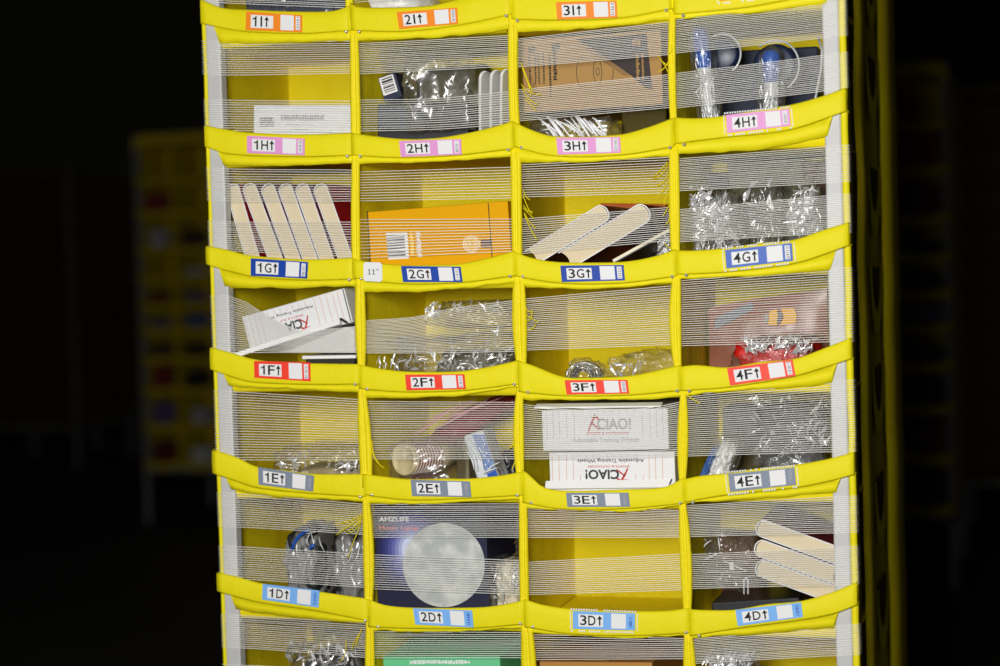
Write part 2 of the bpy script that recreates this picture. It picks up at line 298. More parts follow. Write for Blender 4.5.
# ------------------------------------------------------------------ main pod
pod = thing('fabric_shelving_pod', 'tall yellow fabric shelving pod with labelled bins and white corner posts', 'shelving pod', (.5, .5, 0))
ZB, ZT = .34, 2.42
def zat(pl, x):
    pts = [P(a, b, 0) for a, b in pl]
    if x <= pts[0].x: return pts[0].z
    for a, b in zip(pts, pts[1:]):
        if x <= b.x: return a.z+(b.z-a.z)*(x-a.x)/(b.x-a.x)
    return pts[-1].z
ZF = {}
for (r, c), (T, B, Fo) in BANDS.items():
    ZF[(r, c)] = min(P(x, y, 0).z for x, y in Fo)+.004
def FL(r, c): return ZF[(r, c)]+.0016
ENDX = {1: 0.0, 4: 1.0}
for (r, c), (T, B, Fo) in BANDS.items():
    q = MB(); NSEG = 28; rows = []; ph = R.uniform(0, 9)
    wrapL = c == 1; wrapR = c == 4
    for i in range(NSEG+1):
        t = i/NSEG
        tp = P(*lerp_poly(T, t), 0); bt = P(*lerp_poly(B, t), 0); fo = P(*lerp_poly(Fo, min(1, max(0, t))), 0)
        x = tp.x; bt.x = x
        if wrapL and x < .022: k = 0
        else: k = 1
        fo.x = x
        if k == 0: fo.z = bt.z+.002
        elif wrapR and x > .975: fo.z = bt.z+.002
        h = tp.z-bt.z
        w = .0012*noise.noise((x*28, ph, r.__hash__() % 7))
        pr = [(0, -.0065), (.08, -.0088), (.35, -.0100), (.65, -.0102), (.93, -.0098), (1, -.0090)]
        row = [Vector((x, y+w*(1 if 0 < f < 1 else .4), tp.z-h*f)) for f, y in pr]
        rip = .0025*noise.noise((x*45, ph+4, 2))
        row += [Vector((x, -.0012, bt.z+.001)), Vector((x, -.0028, (bt.z+fo.z)/2+rip*.4)), Vector((x, -.0012, fo.z+rip)), Vector((x, .0035, fo.z+.001+rip)), Vector((x, .0035, bt.z)), Vector((x, .0025, (tp.z+bt.z)/2)), Vector((x, .0, tp.z-.002))]
        rows.append(row)
    if wrapR:   # wraps round the pod's right-hand corner
        last = rows[-1]
        for dx, y in ((.0015, 0), (.0025, .005), (.0025, .028)):
            rows.append([Vector((1.0+dx-(.0015 if j > 7 else 0), max(p.y, 0)*.3+y-(.004 if dx < .002 else 0), p.z)) for j, p in enumerate(last)])
    if wrapL:
        first = rows[0]; ext = []
        for dx, y in ((.003, .028), (.003, .005), (.002, 0)):
            ext.append([Vector((-dx, max(p.y, 0)*.3+y-(.003 if dx < .0025 else 0), p.z)) for p in first])
        rows = ext+rows
    q.grid(rows, YEL, closed=True, caps=True)
    band = q.build('shelf_front_band', pod)
    # rivets at the lower corners
    if r != 'C':
        for e, (xx, yy) in enumerate(((B[0][0]+7, B[0][1]+.5), (B[-1][0]-6, B[-1][1]+.5))):
            if (c == 1 and e == 0) or (c == 4 and e == 1): continue
            pz = P(xx, yy, -.0095); m = MB(); rr = .0026
            prof = [(rr, 0), (rr*.9, -.0012), (rr*.5, -.002), (.0002, -.0023)]
            m.grid([[pz+Vector((a*math.cos(t*math.pi/5), b, a*math.sin(t*math.pi/5))) for t in range(10)] for a, b in prof], METAL, closed=True)
            m.build('rivet', band)
    # the bin label
    if (r, c) in LABELS:
        q4 = Quad(*[P(x, y, -.0122) for x, y in LABELS[(r, c)]]); m = MB()
        CM = LCOL[r]
        if (r, c) == ('G', 4): CM = BLUE2
        cs = [q4.at(0, 1), q4.at(1, 1), q4.at(1, 0), q4.at(0, 0)]; bk = [p+Vector((0, .0006, 0)) for p in cs]
        m.add(cs+bk, [(3, 2, 1, 0), (4, 5, 6, 7), (0, 1, 5, 4), (1, 2, 6, 5), (2, 3, 7, 6), (3, 0, 4, 7)], CM)
        o1, o2 = .0002, .0004
        q4.rect(m, .09, .14, .49, .84, PAPER, o1)
        s = str(c)+r
        if c == 1: q4.poly(m, [(.165, .22), (.195, .22), (.195, .78), (.175, .78), (.165, .70), (.125, .65), (.125, .575), (.165, .61)], INK, o2)
        else: q4.text(m, str(c), .12, .22, .225, .79, INK, o2, .012)
        if r == 'I': q4.rect(m, .265, .22, .295, .78, INK, o2)
        else: q4.text(m, r, .25, .22, .37, .78, INK, o2, .012)
        ax = .375 if r == 'I' else .435
        q4.poly(m, [(ax-.012, .22), (ax+.012, .22), (ax+.012, .58), (ax+.042, .58), (ax, .80), (ax-.042, .58), (ax-.012, .58)], INK, o2)
        q4.rect(m, .62, .08, .855, .94, PAPER, o1)      # blank patch of the label
        q4.rect(m, .89, .12, .965, .90, PAPER if r not in 'DE' else CM, o1)
        q4.bars(m, .905, .16, .955, .86, PALEINK if r != 'D' else BLUE2, o2, n=9, seed=c*7+ord(r), vert=True)
        lab = m.build('bin_label', band); lab['label'] = '%s bin label printed %s with an up arrow' % (LNAME[r], s)
        if (r, c) in BORDERED:
            m = MB(); rg = random.Random(ord(r)+c)
            for k in range(26):
                u0, u1 = -.03+1.06*k/26, -.03+1.06*(k+.62)/26
                if rg.random() < .85: q4.rect(m, u0, 1.06, u1, 1.15, PAPER, 0)
                if rg.random() < .7: q4.rect(m, u0, -.18, u1, -.08, PAPER, 0)
            for k in range(8):
                v0, v1 = -.05+1.1*k/8, -.05+1.1*(k+.7)/8
                q4.rect(m, -.045, v0, -.028, v1, PAPER, 0); q4.rect(m, 1.028, v0, 1.045, v1, PAPER, 0)
            m.build('stitched_border', band)
    if (r, c) == ('G', 2):
        q4 = Quad(P(363.5, 262, -.0122), P(382, 262.5, -.0122), P(382.3, 282, -.0122), P(363.5, 281, -.0122)); m = MB()
        pts = [q4.at(.5+.5*sx*(1-k1), .5+.5*sy*(1-k2)) for sx, sy, kk in ((-1, 1, 0), (1, 1, 1), (1, -1, 0), (-1, -1, 1)) for k1, k2 in (((0, .2), (.2, 0)) if kk == 0 else ((.2, 0), (0, .2)))]
        n = len(pts); m.add(pts+[p+Vector((0, .0006, 0)) for p in pts], [tuple(range(n))[::-1], tuple(range(n, 2*n))]+[(i, (i+1) % n, n+(i+1) % n, n+i) for i in range(n)], PAPER)
        for du in (.24, .47): q4.poly(m, [(du+.055, .36), (du+.105, .36), (du+.105, .66), (du+.07, .66), (du+.05, .61), (du, .58), (du, .54), (du+.055, .56)], GREYINK, .0003); q4.rect(m, du, .36, du+.16, .395, GREYINK, .0003)
        for du in (.71, .78): q4.rect(m, du, .56, du+.03, .68, GREYINK, .0003)
        st = m.build('size_sticker', band); st['label'] = 'small white sticker reading 11"'
    # shelf fabric behind the band
    zf = ZF[(r, c)]; xa, xb = (c-1)*.25+.004, c*.25-.004
    rows = []
    for j, y in enumerate((.003, .006, .009, .012, .16, .3195)):
        row = []
        for i in range(15):
            x = xa+(xb-xa)*i/14; ze = zat(Fo, x)+.003
            k = (1, .55, .15, 0, 0, 0)[j]
            row.append(Vector((x, y, zf+(ze-zf)*k)))
        rows.append(row)
    m = MB(); m.grid(rows, DIVM); m.grid([[p-Vector((0, 0, .0022)) for p in row][::-1] for row in rows], DIVM)
    m.build('shelf_fabric', pod)

# elastic strands
PXW = {}
for (r, c), groups in CORDS.items():
    for st, n in groups:
        m = MB(); rg = random.Random(ord(r)*10+c)
        for k in range(n):
            f = (k+rg.uniform(-.06, .06))/(n-1); f = min(1, max(0, f)); pts = []
            x0, x1 = st[0][0], st[-1][0]; NS = 9
            ext = c == 4
            for i in range(NS+1):
                x = x0+(x1-x0)*i/NS
                ty = lerp_poly([(a, b) for a, b, _ in st], i/NS)[1] if len(st) > 2 else st[0][1]+(st[1][1]-st[0][1])*i/NS
                by = lerp_poly([(a, b) for a, _, b in st], i/NS)[1] if len(st) > 2 else st[0][2]+(st[1][2]-st[0][2])*i/NS
                py = ty+(by-ty)*f + .2*noise.noise((x*.02, k*1.7, c))
                p = P(x, py, 0); y = .0028
                if (c == 1 and p.x < .035) or (c == 4 and p.x > .95): y = -.0012
                if c == 1 and i == 0: p.x = -.002
                if c == 4 and i == NS: p.x = 1.0022
                pts.append(Vector((p.x, y+rg.uniform(-.0004, .0004), p.z)))
            if c == 4:
                z = pts[-1].z; pts[-1].y = -.0015; pts.append(Vector((1.0040, .004, z))); pts.append(Vector((1.0040, .03+rg.uniform(-.008, .014), z+rg.uniform(-.003, .003))))
            if c == 1:
                z = pts[0].z; pts.insert(0, Vector((-.0030, .006, z)))
            m.tube(pts, .00045, CORD, n=5)
        o = m.build('elastic_strands', pod); o['kind'] = 'stuff'

# divider walls and their bindings
for c in (1, 2, 3):
    rows = []; x = c*.25
    for i in range(60):
        z = .7+(2.2-.7)*i/59
        rows.append([Vector((x+.004*noise.noise((z*9, y*12, c*3.1))*min(1, y*8)*min(1, (.32-y)*10), y, z)) for y in (.004, .03, .07, .11, .15, .2, .24, .28, .3195)])
    m = MB(); m.grid(rows, DIVM); m.grid([[p+Vector((.002, 0, 0)) for p in rw][::-1] for rw in rows], DIVM)
    m.build('divider_wall', pod)
for (r, c), (a0, b0, a1, b1, a2, b2, y0, y1) in BINDX.items():
    rows = []; N = 16
    for i in range(N+1):
        t = i/N
        def q3(p, q_, s_): return p*(1-t)*(1-2*t)+q_*4*t*(1-t)+s_*t*(2*t-1)
        a, b = q3(a0, a1, a2), q3(b0, b1, b2); py = y0+(y1-y0)*t
        A, Bq = P(a, py, 0), P(b, py, 0); w = Bq.x-A.x; j = .0006*noise.noise((t*7, c, ord(r)))
        row = [Vector((A.x+w*f, y+j, A.z)) for f, y in ((0, .003), (.04, -.002), (.25, -.0042), (.48, -.0036), (.54, -.0012), (.6, -.0036), (.8, -.0045), (.96, -.002), (1, .003), (.8, .006), (.2, .006))]
        rows.append(row)
    m = MB(); m.grid(rows, BIND, closed=True, caps=True); m.build('divider_binding', pod)
# back partition, posts, edges, sides
rows = []
for i in range(70):
    z = .62+(2.3-.62)*i/69
    rows.append([Vector((.002+.996*j/60, .32+.003*noise.noise((j*.55, z*3, 5)), z)) for j in range(61)])
m = MB(); m.grid(rows, YELP); m.grid([[p+Vector((0, .003, 0)) for p in rw][::-1] for rw in rows], YELP); m.build('back_partition', pod)
for (xa, xb, ya, yb) in ((.0045, .0290, 0, .022), (.9690, .9925, 0, .022), (.0045, .0290, .975, .997), (.9690, .9925, .975, .997)):
    m = MB(); m.aabb((xa, ya, ZB), (xb, yb, ZT), POST); m.build('corner_post', pod, bevel=.0025)
for xa, xb in ((-.0015, .0042), (.9928, 1.0020)):
    rows = []
    for i in range(80):
        z = .62+(ZT-.66)*i/79; j = .0012*noise.noise((z*14, xa*9, 2)); k = .0009*noise.noise((z*30, 8, xa))
        rows.append([Vector((xa+j, .001+k, z)), Vector(((xa+xb)/2+j, -.0008+k, z)), Vector((xb+j, .0008+k, z)), Vector((xb+j, .028, z)), Vector((xa+j, .028, z))])
    m = MB(); m.grid(rows, YEL, closed=True, caps=True); m.build('corner_binding', pod)
for sx in (0, 1):
    xo = 1.0 if sx else 0.0; sg = 1 if sx else -1
    rows = []
    for i in range(50):
        z = .55+(ZT-.6)*i/49
        rows.append([Vector((xo-sg*(.012-.003*noise.noise((z*5, j*.8, sx))), .03+.95*j/20, z)) for j in range(21)])
    m = MB(); m.grid(rows, YELP); m.grid([[p-Vector((sg*.002, 0, 0)) for p in rw][::-1] for rw in rows], YELP); m.build('side_panel', pod)
    for ya, yb, d in ((.2, .34, .006), (.68, .985, .008)):
        rows = []
        for i in range(60):
            z = .55+(ZT-.6)*i/59; j = .003*noise.noise((z*8, ya*9, sx))
            rows.append([Vector((xo+sg*(d*f)-sg*.006+j, y, z)) for f, y in ((0, ya), (1, ya+.01), (1.1, (ya+yb)/2), (1, yb-.01), (0, yb))])
        m = MB(); m.grid(rows, YELP); m.build('side_strap', pod)
    if sx:
        SIDEM = mat('brown_mesh_pocket', (.10, .07, .02), .8, .2, bump=.5, bscale=80)
        for z0 in (.96, 1.14, 1.33, 1.50, 1.67, 1.86, 2.02):
            m = MB(); m.aabb((.99, .39, z0-.03), (.9915, .64, z0+.05), SIDEM); m.build('side_pocket', pod)
            rows = []
            for i in range(19):
                t = math.pi*i/18; yy = .52-.11*math.cos(t); zz = z0+.055-.10*math.sin(t)
                rows.append([Vector((.996, yy-.018*math.cos(t)*f, zz-.018*math.sin(t)*f)) for f in (-1, 0, 1)])
            m = MB(); m.grid(rows, YEL); m.grid([[p-Vector((.002, 0, 0)) for p in rw][::-1] for rw in rows], YEL); m.build('side_loop', pod)
m = MB()
for a, b in (((0, 0, .28), (1, .05, .345)), ((0, .95, .28), (1, 1, .345)), ((0, .05, .28), (.05, .95, .345)), ((.95, .05, .28), (1, .95, .345))): m.aabb(a, b, POST)
m.aabb((.05, .05, .32), (.95, .95, .335), POST); m.build('base_frame', pod)
for x in (.03, .97):
    for y in (.03, .97):
        m = MB(); m.aabb((x-.025, y-.025, .001), (x+.025, y+.025, .28), POST); m.build('leg', pod, bevel=.003)
m = MB(); m.aabb((-.004, -.004, ZT-.01), (1.004, 1.0, ZT+.02), YEL); m.build('top_cover', pod, bevel=.008)
# loose yellow threads at torn binding edges
def threads(spots):
    m = MB(); rg = random.Random(len(spots)*5+int(spots[0][0]))
    for (x0, y0, x1, y1) in spots:
        a, b = P(x0, y0, -.003), P(x1, y1, -.006); s = rg.uniform(-.004, .004); pts = []
        for i in range(7):
            t = i/6; p = a.lerp(b, t); p.x += s*math.sin(t*math.pi); p.z -= .003*math.sin(t*math.pi); pts.append(p)
        m.tube(pts, .00075, BIND, n=4)
    m.build('loose_threads', pod)
threads([(521,62,533,92),(521,62,530,88),(522,68,531,96),(521,84,541,95),(522,88,538,105),(524,98,536,111)])
threads([(672,45,667,54),(669,60,658,72),(658,56,668,73),(671,66,659,58)])
threads([(523,190,530,200),(523,195,532,214),(523,205,533,212),(524,212,536,228),(523,208,534,219),(524,214,537,240)])
threads([(668,162,655,176),(668,164,653,179),(668,172,657,186),(668,180,656,198),(668,190,664,205),(669,205,663,216),(669,210,665,225),(664,243,676,250)])
threads([(362,514,338,524),(362,516,336,535),(361,518,345,532),(361,520,348,534),(361,524,348,558)])
threads([(518,430,511,448),(518,434,508,449),(518,455,512,470)]); threads([(372,440,380,465),(372,450,384,468)])
threads([(525,304,532,312),(525,314,539,322),(526,322,532,310),(526,330,536,324)])
threads([(362,628,356,646),(359,634,352,650),(346,640,340,662)])
threads([(683,392,700,403)])

# ------------------------------------------------------------------ things in the bins
def rectify(tl, tr, br, bl, y):
    a, b, c, d = [P(*p, y) for p in (tl, tr, br, bl)]
    ctr = (a+b+c+d)/4; u = ((b-a)+(c-d))/4; v = ((a-d)+(b-c))/4
    v = v-u*(v.dot(u)/u.dot(u))
    return [ctr-u+v, ctr+u+v, ctr+u-v, ctr-u-v]
def carton(m, q, d, mt):
    q = [Vector(p) for p in q]; ctr = sum(q, Vector())/4; u = (q[1]-q[0])/2; v = (q[0]-q[3])/2
    m.box(ctr+Vector((0, d/2, 0)), u, v, (0, d/2, 0), mt)
def drop(q, z):          # stretch the lower edge of a front quad down to height z
    q = [p.copy() for p in q]; dz = min(q[2].z, q[3].z)-z; d = (q[3]-q[0]).normalized()
    k = dz/max(1e-6, -d.z); q[2] += d*k; q[3] += d*k; return q
def base(q, d): c = sum(q, Vector())/4; return Vector((c.x, c.y+d/2, min(p.z for p in q)))
ICO = {}
def ico(sub):
    if sub not in ICO:
        bm = bmesh.new(); bmesh.ops.create_icosphere(bm, subdivisions=sub, radius=1)
        ICO[sub] = ([v.co.copy() for v in bm.verts], [tuple(v.index for v in f.verts) for f in bm.faces]); bm.free()
    return ICO[sub]
def blob(m, lo, hi, seed, mt, amp=.25, freq=1.5, sq=.55, sub=5, smooth=False, zfloor=None, crease=1.0):
    lo, hi = Vector(lo), Vector(hi); c = (lo+hi)/2; h = (hi-lo)/2
    vs, fs = ico(sub); out = []; off = Vector((seed*3.17, seed*1.31, seed*7.7)); RM = Matrix.Rotation(seed*1.3, 3, 'Y'); RM2 = Matrix.Rotation(seed*1.3+1.1, 3, 'Y') @ Matrix.Rotation(.5, 3, 'X')
    for v in vs:
        k = max(abs(v.x), abs(v.y), abs(v.z)); p = v*((1-sq)+sq/k)           # between ball and block
        pr = RM @ p; w1 = noise.noise(p*1.1+off)*.8
        cr = (1-abs(noise.noise(Vector((pr.x*freq*2.0+w1, pr.y*freq*.6, pr.z*freq*.7+w1))+off)))**5
        pr = RM2 @ p
        cr2 = (1-abs(noise.noise(Vector((pr.x*freq*3.6+w1, pr.y*freq*1.2, pr.z*freq*1.4))+off)))**5
        n = noise.noise(p*1.3+off)
        s = 1+amp*(crease*(.55*cr+.30*cr2)+.7*n-.45)
        w = Vector((c.x+h.x*p.x*s, c.y+h.y*p.y*s, c.z+h.z*p.z*s))
        w.x = min(hi.x, max(lo.x, w.x)); w.y = min(hi.y, max(lo.y, w.y)); w.z = min(hi.z, max(lo.z, w.z)); w.y = min(hi.y, max(lo.y, w.y))
        out.append(w)
    m.add(out, fs, mt, smooth)
def span(x0, y0, x1, y1, yf, d):          # pixel bounds at depth yf -> world bounds
    a, b = P(x0, y1, yf), P(x1, y0, yf); return Vector((a.x, yf, a.z)), Vector((b.x, yf+d, b.z))
def bag(name, label, cat, px, yf, d, seed, mt, inner=None, amp=.3, freq=1.5, floor=None, sub=5, group=None, sq=.55, part='film'):
    lo, hi = span(*px, yf, d)
    if floor is not None: lo.z = floor
    t = thing(name, label, cat, ((lo.x+hi.x)/2, (lo.y+hi.y)/2, lo.z), group)
    m = MB(); blob(m, lo, hi, seed, mt, amp, freq, sq, sub, True); m.build(part, t)
    for nm, (fx0, fz0, fx1, fz1), mt2, sd, am in inner or ():
        l2 = Vector((lo.x+(hi.x-lo.x)*fx0, lo.y+(hi.y-lo.y)*.15, lo.z+(hi.z-lo.z)*fz0+.001)); h2 = Vector((lo.x+(hi.x-lo.x)*fx1, lo.y+(hi.y-lo.y)*.85, lo.z+(hi.z-lo.z)*fz1))
        m = MB(); blob(m, l2, h2, sd, mt2, am, 1.3, .6, 4, True); m.build(nm, t)
    return t
def strands(m, spots, y, r, mt, seed=1):   # thin raised ridges painting highlights on film folds, also printed stripes
    rg = random.Random(seed)
    for (x0, y0, x1, y1) in spots:
        a, b = P(x0, y0, y), P(x1, y1, y-.003); s = rg.uniform(-.006, .006)
        m.tube([a.lerp(b, i/6)+Vector((s*math.sin(i/6*math.pi), -.002*math.sin(i/6*math.pi), 0)) for i in range(7)], r, mt, n=5, taper=[.3, .8, 1, 1, .9, .6, .2])
FILMH = film('pale_haze_film', base=.14, edge=.7, haze=.24, rough=.28, bs=30)  # extra haze paints the film's pale reflections over dark goods
SHARD = film('film_glint', base=.40, edge=.9, haze=.7, rough=.3, bs=120)  # pale haze colour stands in for highlights on crumpled film
GLINT_STRIP = mat('film_fold', (.72, .73, .75), .25, .6)  # pale colour paints glints along film folds; real white strips share it

# --- row I (only their lower edges show under the picture's top edge)
DARKBL = mat('dark_blue_card', srgb(34, 40, 66), .5, .4)
lo, hi = span(246, -30, 346, 20, .03, .2); lo.z = FL('I', 1)
t = thing('navy_package', 'dark navy package under glossy film behind the orange 1I band', 'package', ((lo.x+hi.x)/2, .1, lo.z))
m = MB(); m.aabb(lo, hi, DARKBL); m.build('carton', t, bevel=.003)
m = MB(); blob(m, (lo.x-.002, .018, lo.z), (hi.x+.002, .235, hi.z+.006), 3, FILM, .1, 2, .9, 5); m.build('film', t)
bag('white_polybag', 'white plastic bag slumped behind the orange 2I band', 'bag', (364, -14, 424, 24), .03, .15, 5, mat('white_poly', (.72, .72, .70), .35, .5, bump=.5, bscale=40), amp=.2, floor=FL('I', 2), sub=4, part='pouch')

# --- 1H white carton
q = drop(rectify((253.5, 104.5), (351, 105), (351, 140), (253.5, 140), .014), FL('H', 1))
t = thing('white_carton', 'flat white carton with grey print standing in bin 1H', 'carton', base(q, .2))
m = MB(); carton(m, q, .2, WHITE); m.build('box_body', t, bevel=.0015)
m = MB(); Q = Quad(*q); o = .0004
def U(px, py): # px -> uv of the quad
    p = P(px, py, q[0].y); a = p-q[3]; u = q[2]-q[3]; v = q[0]-q[3]; return a.dot(u)/u.dot(u), a.dot(v)/v.dot(v)
for i in range(5): Q.scribble(m, *U(260, 127-i*2), *U(274, 125.6-i*2), GREYINK, o, n=7, seed=i)
Q.scribble(m, *U(281, 120.5), *U(324, 114.5), PALEINK, o, n=16, seed=8); Q.scribble(m, *U(286, 125), *U(318, 124.3), PALEINK, o, n=30, seed=2)
Q.scribble(m, *U(295, 130), *U(309, 128.8), PALEINK, o, n=14, seed=4); Q.scribble(m, *U(274, 132.5), *U(333, 132), PALEINK, o, n=40, seed=5)
m.build('printing', t)

# --- 2H
q = drop(rectify((377, 104), (468, 102), (468, 130), (377, 132), .06), FL('H', 2))
t = thing('black_box', 'black box lying low behind the strands of bin 2H', 'box', base(q, .16))
m = MB(); carton(m, q, .16, mat('black_card', (.02, .021, .026), .5, .4)); m.build('box_body', t, bevel=.003)
m = MB(); Quad(*q).rect(m, .02, .55, .5, .92, mat('slate_card', (.07, .08, .10), .5, .3), .0004); m.build('printed_panel', t)
q = rectify((377, 78), (394.5, 71.5), (402.5, 97), (385, 102.5), .065)
t = thing('navy_box', 'small tilted navy box with a white barcode sticker in bin 2H', 'box', base(q, .05))
m = MB(); carton(m, q, .05, NAVY); m.build('box_body', t, bevel=.002)
m = MB(); Q = Quad(*q); Q.rect(m, .06, .26, .86, .95, PAPER, .0004); Q.bars(m, .16, .34, .78, .88, INK, .0007, n=9, vert=True); m.build('barcode_sticker', t)
bag('plastic_bag', 'crumpled clear plastic bag above the black box in bin 2H', 'bag', (399, 48, 472, 134), .02, .035, 12, FILM, amp=.35, freq=1.3, floor=P(420, 132, .02).z, sq=.4)
bag('plastic_bag', 'thin clear film bunched in the upper left corner of bin 2H', 'bag', (374, 46, 410, 74), .06, .1, 14, film('faint_film', base=.03, edge=.4, haze=.05), amp=.5, freq=1.3, sq=.4)
bag('olive_pouch', 'dull olive pouch behind the clear bag in bin 2H', 'pouch', (412, 60, 490, 134), .22, .085, 15, mat('olive_pouch', srgb(84, 78, 42), .4, .5, bump=.3, bscale=20), amp=.25, floor=FL('H', 2), sub=4, part='pouch')
PWH = mat('white_plastic', (.74, .73, .70), .35, .5)
for k, (xb, xt, yt, lab) in enumerate(((479.5, 482, 71, 'white plastic tray on edge nearest the clear bag in bin 2H'), (490, 494, 70, 'middle of three white plastic trays on edge in bin 2H'), (500.5, 504, 69, 'white plastic tray on edge beside the grey block in bin 2H'))):
    b = P(xb, 128, .02); zt = P(xt, yt, .02).z; zb = FL('H', 2); prof = []
    for i in range(15):
        z = zb+(zt-.012-zb)*i/14; prof.append((b.x+(P(xt, yt, .02).x-b.x)*.35*(i/14)**3, z))
    for i in range(1, 7):
        a = i/6*math.pi*.55; prof.append((prof[14][0]+.009*(1-math.cos(a)), prof[14][1]+.012*math.sin(a)))
    rows = []
    for y in (.02, .024, .20, .204):
        ins = .001 if y in (.02, .204) else 0
        row = [Vector((x-.0024+ins, y, z)) for x, z in prof]+[Vector((x+.0024-ins, y, z-.001*(i > 14))) for i, (x, z) in reversed(list(enumerate(prof)))]
        rows.append(row)
    m = MB(); m.grid(rows, PWH, closed=True, caps=True); o = m.build('plastic_tray'); tag(o, lab, 'tray', 'white trays in bin 2H')
lo, hi = span(507, 90, 511.5, 126, .06, .1); lo.z = FL('H', 2)
m = MB(); m.aabb(lo, hi, mat('pale_grey_card', (.38, .38, .40), .6, .3)); tag(m.build('grey_block', bevel=.003), 'narrow pale grey block against the right divider of bin 2H', 'block')

# --- 3H
q = rectify((522, 40), (660.5, 30), (663, 104.5), (523, 113), .05)
t = thing('cardboard_box', 'brown cardboard box with a dark printed triangle in bin 3H', 'cardboard box', base(q, .3))
m = MB(); carton(m, q, .25, KRAFT); m.build('box_body', t, bevel=.0015)
m = MB(); Q = Quad(*q); o = .0004; TRI = mat('dark_brown_print', srgb(62, 55, 55), .7, .2); TRI2 = mat('mid_brown_print', srgb(140, 108, 70), .7, .2)
Q.poly(m, [(.40, .955), (.90, .965), (.93, .20), (.88, .24), (.78, .42), (.62, .66), (.48, .86)], TRI, o)
Q.poly(m, [(.40, .955), (.48, .86), (.62, .66), (.78, .42), (.73, .42), (.58, .64), (.44, .85)], TRI2, o*1.2)
for u, sd in ((.05, 1), (.09, 2), (.115, 3), (.15, 4)): Q.scribble(m, u, .38, u+.013, .80, TRI, o, n=14, seed=sd, vert=True)
Q.scribble(m, .195, .20, .21, .80, INK, o, n=18, seed=5, vert=True); Q.scribble(m, .225, .42, .255, .86, INK, o, n=14, seed=6, vert=True)
Q.scribble(m, .05, .82, .1, .92, TRI, o, n=3, seed=7); Q.scribble(m, .22, .84, .28, .94, TRI, o, n=3, seed=8)
Q.scribble(m, .82, .36, .845, .70, KRAFT, 2*o, n=12, seed=9, vert=True); Q.scribble(m, .86, .36, .875, .72, KRAFT, 2*o, n=14, seed=10, vert=True); Q.scribble(m, .80, .80, .86, .92, KRAFT, 2*o, n=3, seed=11)
for cu, ru, rv in ((.435, .042, .20), (.545, .03, .17), (.615, .042, .20)):
    for i in range(28):
        a, b = 2*math.pi*i/28, 2*math.pi*(i+1)/28
        if cu != .545 and (math.cos(a) > .5) == (cu < .5): continue
        Q.line(m, cu+ru*math.cos(a), .50+rv*math.sin(a), cu+ru*math.cos(b), .50+rv*math.sin(b), .0009, TRI, o)
for i in range(12):
    a, b = 2*math.pi*i/12, 2*math.pi*(i+1)/12
    Q.line(m, .545+.012*math.cos(a), .5+.05*math.sin(a), .545+.012*math.cos(b), .5+.05*math.sin(b), .0009, TRI, o)
m.build('printing', t)
t = bag('strip_bag', 'clear bag of white plastic strips under the cardboard box in bin 3H', 'bag', (523, 113, 613, 150), .03, .09, 21, FILM, amp=.2, freq=2, floor=FL('H', 3), sq=.75)
m = MB(); rg = random.Random(4); z0 = FL('H', 3)
for k in range(20):
    x = rg.uniform(548, 604); a = P(x-rg.uniform(8, 14), rg.uniform(116, 124), .028); b = P(x+rg.uniform(4, 12), rg.uniform(130, 146), .034)
    m.tube([a, a.lerp(b, .3)+Vector((0, -.003, .002)), a.lerp(b, .7), b], rg.uniform(.0012, .0022), GLINT_STRIP, n=5)
m.build('white_strips', t)
lo, hi = span(622, 107, 666, 150, .13, .16); lo.z = FL('H', 3)
m = MB(); m.aabb(lo, hi, mat('olive_card', srgb(72, 62, 18), .7, .2)); tag(m.build('olive_box', bevel=.003), 'dark olive box in the shade under the cardboard box in bin 3H', 'box')

